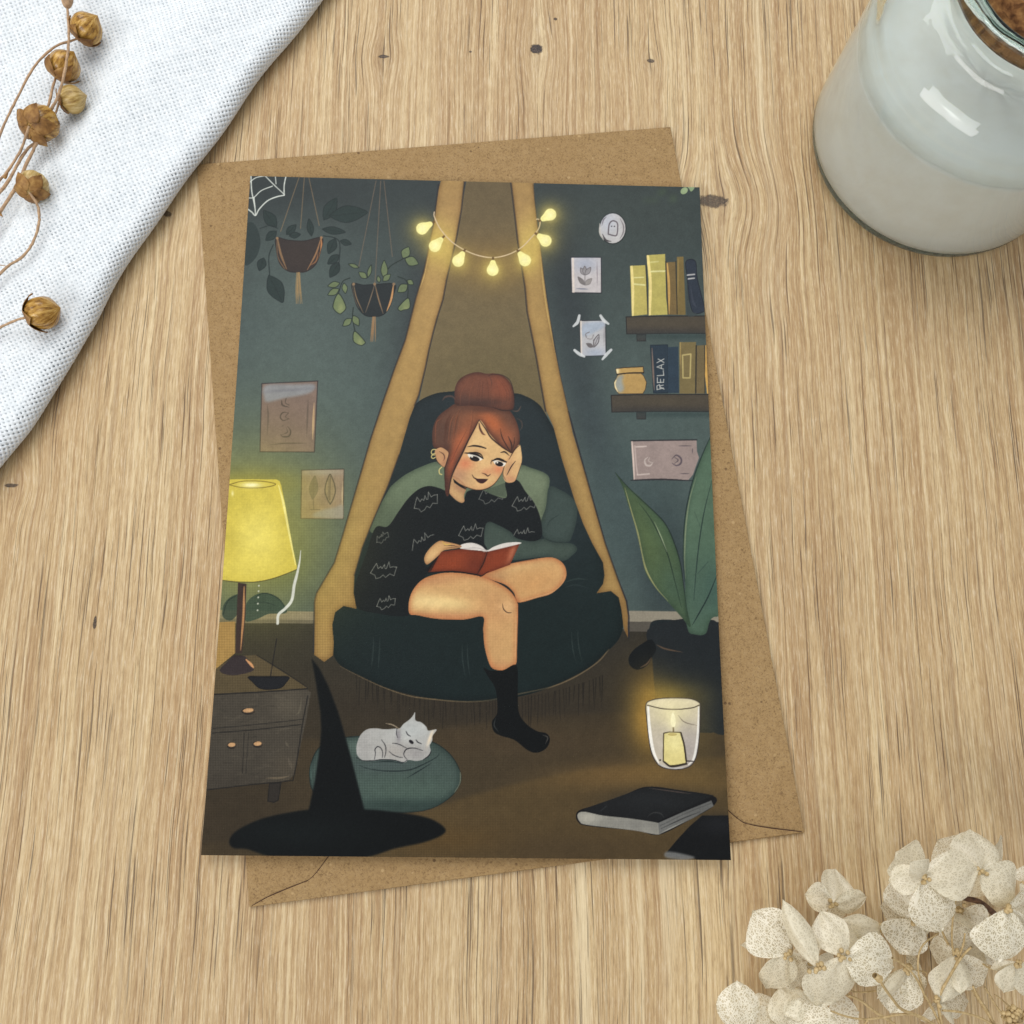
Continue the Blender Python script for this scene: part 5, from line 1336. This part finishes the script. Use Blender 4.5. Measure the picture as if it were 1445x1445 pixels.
# floret: centre (x, y, z mm), petals: (tip x, tip y, z mm, width, kind, cup, bend, roll[, own base x, y, z])
FLO = [
    ((985, 772, 27), [((1238, 735), 25, 205, 'mid', -.18, .10, .1), ((1062, 1028), 22, 205, 'lace', -.12, .08, -.1), ((822, 790), 24, 125, 'mid', -.15, .06, -.3), ((860, 655), 20, 190, 'solid', .25, .05, .7), ((925, 700), 31, 110, 'solid', -.3, .12, .3)]),
    ((1243, 748, 24), [((1195, 552), 20, 215, 'mid', -.15, .10, .1), ((1400, 885), 22, 205, 'mid', -.22, .12, .1), ((1345, 590), 14, 135, 'solid', .2, .05, -.6), ((1120, 862), 16, 170, 'thin', .1, .05, .2), ((1050, 600), 13, 175, 'thin', .1, .08, .3)]),
    ((945, 968, 16), [((852, 772), 12, 175, 'thin', .12, .08, .2), ((875, 1125), 15, 205, 'lace', -.10, .10, .0), ((1015, 1020), 15, 90, 'mid', -.3, .08, .5), ((785, 905), 7, 120, 'lace', .1, .06, .3)]),
    ((622, 1138, 22), [((512, 922), 19, 160, 'mid', -.2, .10, .1), ((850, 1185), 20, 225, 'lace', -.18, .10, -.1), ((490, 1365), 16, 225, 'mid', -.2, .10, .25), ((690, 1050), 12, 130, 'solid', .2, .06, .6)]),
    ((570, 893, 14), [((580, 733), 10, 150, 'solid', .1, .06, .0), ((724, 862), 13, 105, 'mid', -.2, .10, -.4), ((440, 850), 11, 120, 'mid', -.15, .08, .3), ((560, 1000), 8, 110, 'thin', .1, .05, .2)]),
    ((800, 1015, 13), [((602, 965), 14, 110, 'solid', -.35, .14, .5), ((625, 1040), 11, 85, 'solid', .3, .05, -.5)]),
    ((372, 1122, 17), [((200, 925), 15, 215, 'lace', -.15, .10, .1), ((260, 1282), 9, 140, 'mid', -.1, .06, -.2), ((146, 1082), 6, 75, 'solid', -.2, .06, .5), ((420, 1290), 8, 110, 'thin', .1, .05, .2)]),
    ((500, 1190, 22), [((338, 872), 21, 105, 'solid', -.8, .10, .5)]),
    ((140, 1480, 12), [((130, 1245), 14, 180, 'lace', -.15, .08, .1), ((330, 1450), 8, 150, 'thin', .1, .05, .2)]),
    ((400, 1470, 10), [((330, 1262), 10, 190, 'mid', -.15, .10, .1), ((590, 1430), 17, 165, 'lace', -.25, .12, .3, (345, 1410, 15)), ((690, 1390), 9, 175, 'thin', .1, .06, .1, (545, 1420, 9)), ((430, 1345), 18, 80, 'mid', -.5, .1, .7, (345, 1400, 17))]),
    ((1365, 915, 26), [((1322, 1165), 23, 225, 'lace', -.18, .10, .0), ((1200, 1060), 17, 120, 'mid', -.2, .08, .4), ((1480, 930), 18, 150, 'lace', .1, .06, .2), ((1445, 1090), 17, 130, 'thin', .1, .06, -.2)]),
    ((1150, 930, 11), [((1110, 1165), 10, 150, 'thin', -.2, .08, .1), ((1190, 1010), 14, 100, 'solid', -.4, .10, .5), ((1290, 1000), 10, 130, 'thin', .1, .05, .0)]),
    ((1130, 1130, 13), [((1060, 1352), 12, 150, 'solid', -.15, .08, .1), ((1155, 1310), 14, 90, 'solid', -.6, .08, -.6), ((1255, 1270), 10, 145, 'thin', .12, .06, -.2), ((1010, 1090), 8, 110, 'thin', .1, .06, .2)]),
    ((1412, 1162, 18), [((1350, 1302), 15, 130, 'solid', -.3, .10, .1), ((1475, 1320), 14, 130, 'mid', -.2, .08, .1), ((1290, 1190), 15, 60, 'mid', -.3, .1, .5)]),
    ((912, 1192, 10), [((830, 1395), 8, 185, 'lace', .1, .05, .0), ((965, 1330), 8, 120, 'lace', .08, .05, .1), ((770, 1330), 11, 70, 'solid', -.4, .1, .4), ((950, 1130), 5, 120, 'lace', .1, .05, .2)]),
    ((1045, 1330, 12), [((1190, 1345), 6, 110, 'lace', .1, .05, .1), ((1000, 1440), 5, 90, 'thin', .1, .05, .0), ((1125, 1450), 9, 40, 'solid', -.4, .1, .3)]),
    ((700, 1130, 7), [((600, 1020), 5, 140, 'thin', .1, .05, .1), ((820, 1090), 6, 150, 'solid', .1, .06, .2), ((760, 1240), 5, 140, 'mid', .1, .05, .1)]),
    ((1050, 900, 8), [((960, 820), 6, 140, 'thin', .1, .05, .1), ((1160, 960), 7, 150, 'solid', .1, .06, .2), ((1040, 1010), 6, 130, 'thin', .1, .05, .1)]),
    ((470, 1160, 6), [((400, 1260), 4, 130, 'thin', .1, .05, .1), ((560, 1230), 5, 140, 'solid', .1, .06, .1), ((440, 1060), 5, 120, 'thin', .1, .05, .1)]),
    ((1270, 1060, 8), [((1180, 1160), 7, 140, 'solid', .1, .05, .2), ((1350, 1150), 7, 140, 'thin', .1, .05, .1), ((1280, 960), 7, 150, 'thin', .1, .05, .1)]),
    ((240, 1400, 5), [((190, 1480), 4, 150, 'thin', .1, .05, .1), ((330, 1460), 5, 140, 'solid', .1, .05, .1), ((230, 1300), 5, 120, 'thin', .1, .05, .1)]),
    ((1470, 800, 10), [((1440, 720), 9, 120, 'thin', .1, .05, .1), ((1450, 880), 11, 90, 'solid', -.2, .06, .4)]),
]
seed = 0
for (cx, cy, cz), pets in FLO:
    c = q3(cx, cy)
    # the tiny centre: a bead of stamens, with the floret's petals under it
    Cc = at(c[0], c[1], cz * .001 + .0004)
    bm = bmesh.new()
    for k in range(7):
        dv = Vector((rng.normal(0, .00045), rng.normal(0, .00045), abs(rng.normal(0, .0003))))
        bmesh.ops.create_icosphere(bm, subdivisions=2, radius=.00034 + .00012 * rng.random(), matrix=Matrix.Translation(Vector(Cc) + dv))
    fo = link('floret', from_bm('floret', bm), MAT_STRAW, hyd)
    for pt_ in pets:
        tip_, tz, w_, kd, cup, bend, roll = pt_[:7]
        b_ = pt_[7] if len(pt_) > 7 else (cx, cy, cz)
        me = petal_mesh(q3(b_[0], b_[1]), q3(*tip_), w_ / 3.247 * 1.04, b_[2] * .001, tz * .001, cup, bend, roll * .7, .95, seed)
        seed += 1
        link('petal', me, MAT_PET[kd], fo)


def stalk(pts, r, wob=.0001):
    Q = np.array([at(*q3(p[0], p[1]), p[2] * .001) for p in pts])
    Q = catmull(Q, 8, False); Q = Q + np.cumsum(rng.normal(0, wob * .25, Q.shape), 0) * .4
    return Q, np.linspace(r * .75, r, len(Q))


R1, R2 = .00025, .00038
ST = [stalk([(985, 772, 27), (1010, 860, 20), (1060, 1000, 15), (1130, 1150, 10), (1230, 1330, 8), (1330, 1480, 7)], R1),
      stalk([(1135, 852, 21), (1118, 960, 17), (1112, 1050, 15), (1120, 1130, 13)], R1 * .8), stalk([(1205, 1092, 22), (1165, 1130, 20), (1125, 1190, 17), (1085, 1260, 14), (1050, 1330, 12)], R1 * 1.1),
      stalk([(1175, 1030, 20), (1165, 1090, 20), (1130, 1180, 17)], R1 * .8),
      stalk([(840, 1142, 21), (900, 1180, 19), (950, 1235, 17), (990, 1310, 15), (1030, 1380, 13), (1075, 1480, 11)], R1),
      stalk([(1050, 1030, 18), (985, 1080, 18), (960, 1140, 18), (962, 1220, 17), (985, 1290, 15)], R1 * .8),
      stalk([(772, 1218, 25), (800, 1270, 23), (850, 1340, 20), (890, 1380, 17), (960, 1410, 15), (1050, 1460, 12)], R2 * .8), stalk([(760, 1222, 25), (785, 1240, 24.5)], .0007),
      stalk([(640, 1312, 14), (700, 1340, 14), (760, 1385, 14), (830, 1430, 13), (900, 1480, 12)], R1 * 1.2), stalk([(560, 1385, 19), (640, 1412, 18), (720, 1422, 17), (800, 1412, 16), (880, 1400, 16), (960, 1405, 15), (1040, 1450, 13)], R1 * .9),
      stalk([(1050, 1330, 13), (1058, 1400, 12), (1070, 1480, 11)], R2), stalk([(1210, 1270, 11), (1240, 1330, 11), (1280, 1390, 10), (1320, 1480, 9)], R1 * 1.2), stalk([(1265, 1275, 11), (1310, 1350, 10), (1350, 1410, 9), (1390, 1480, 8)], R1 * .9),
      stalk([(1310, 1310, 10), (1350, 1340, 10), (1400, 1390, 10), (1430, 1480, 9)], R1 * .7), stalk([(1070, 1382, 13), (1150, 1388, 12), (1220, 1405, 11), (1290, 1440, 10), (1330, 1480, 9)], R1), stalk([(380, 1130, 16), (440, 1180, 12), (520, 1250, 9), (640, 1312, 8)], R1 * .8),
      stalk([(430, 1215, 10), (420, 1260, 10), (435, 1200, 11), (425, 1280, 8)], R1 * .6), stalk([(640, 1290, 10), (700, 1300, 9), (860, 1290, 8), (1000, 1330, 8)], R1 * .7), stalk([(1410, 1165, 17), (1360, 1190, 16), (1300, 1195, 14), (1240, 1160, 12)], R1 * .7),
      stalk([(690, 1480, 12), (720, 1440, 13), (740, 1420, 14)], R1 * .9), stalk([(930, 1280, 9), (1000, 1215, 9), (900, 1190, 10)], R1 * .5), stalk([(1380, 1480, 9), (1375, 1420, 12), (1400, 1395, 13)], R1 * .8)]
link('stalk', tube_mesh('stalk', ST, 7), MAT_STRAW, hyd)
TW = [stalk([(1125, 852, 12), (1180, 870, 11), (1245, 890, 10), (1330, 960, 8)], .0006), stalk([(1248, 738, 23), (1275, 710, 21), (1298, 684, 19)], .00028)]
link('twig', tube_mesh('twig', TW, 7), MAT_TWIG, hyd)
# withered tuft at the corner
bm = bmesh.new()
for k in range(60):
    c_ = at(*q3(1405 + rng.normal(0, 28), 1415 + rng.normal(0, 24)), .012 + .004 * rng.random())
    bmesh.ops.create_icosphere(bm, subdivisions=1, radius=.0003 + .0004 * rng.random(), matrix=Matrix.Translation(Vector(c_)))
link('withered_bud', from_bm('withered_bud', bm), MAT_STRAW, hyd)

# ------------------------------------------------------------------ light: a big window high beyond the table, and a pale room
W = bpy.data.worlds.new('World'); sc.world = W; W.use_nodes = True
bg = W.node_tree.nodes.get('Background') or W.node_tree.nodes.new('ShaderNodeBackground')
bg.inputs[0].default_value = (.93, .96, 1.0, 1); bg.inputs[1].default_value = .45


def area(name, loc, target, sx_, sy_, power, col):
    l = bpy.data.lights.new(name, 'AREA'); l.shape = 'RECTANGLE'; l.size = sx_; l.size_y = sy_; l.energy = power; l.color = col
    o = bpy.data.objects.new(name, l); COL.objects.link(o); o.location = loc
    d = Vector(target) - Vector(loc); o.rotation_euler = d.to_track_quat('-Z', 'Y').to_euler()
    return o


area('window_light', (-.10, .48, .74), (0, .0, 0), .72, .56, 5.5, (1.0, .985, .96))
area('side_window_light', (-.60, -.58, .75), (.02, .0, 0), 1.15, .28, 6.8, (1.0, .98, .95))
sc.view_settings.view_transform = 'Standard'
try: sc.view_settings.look = 'None'
except Exception: pass
sc.view_settings.exposure = 0.0
sc.view_settings.gamma = 1.0
sc.view_settings.use_curve_mapping = False
sc.cycles.use_denoising = True
sc.cycles.max_bounces = 24
sc.cycles.transmission_bounces = 24
sc.cycles.transparent_max_bounces = 16
sc.render.resolution_x = sc.render.resolution_y = 1024
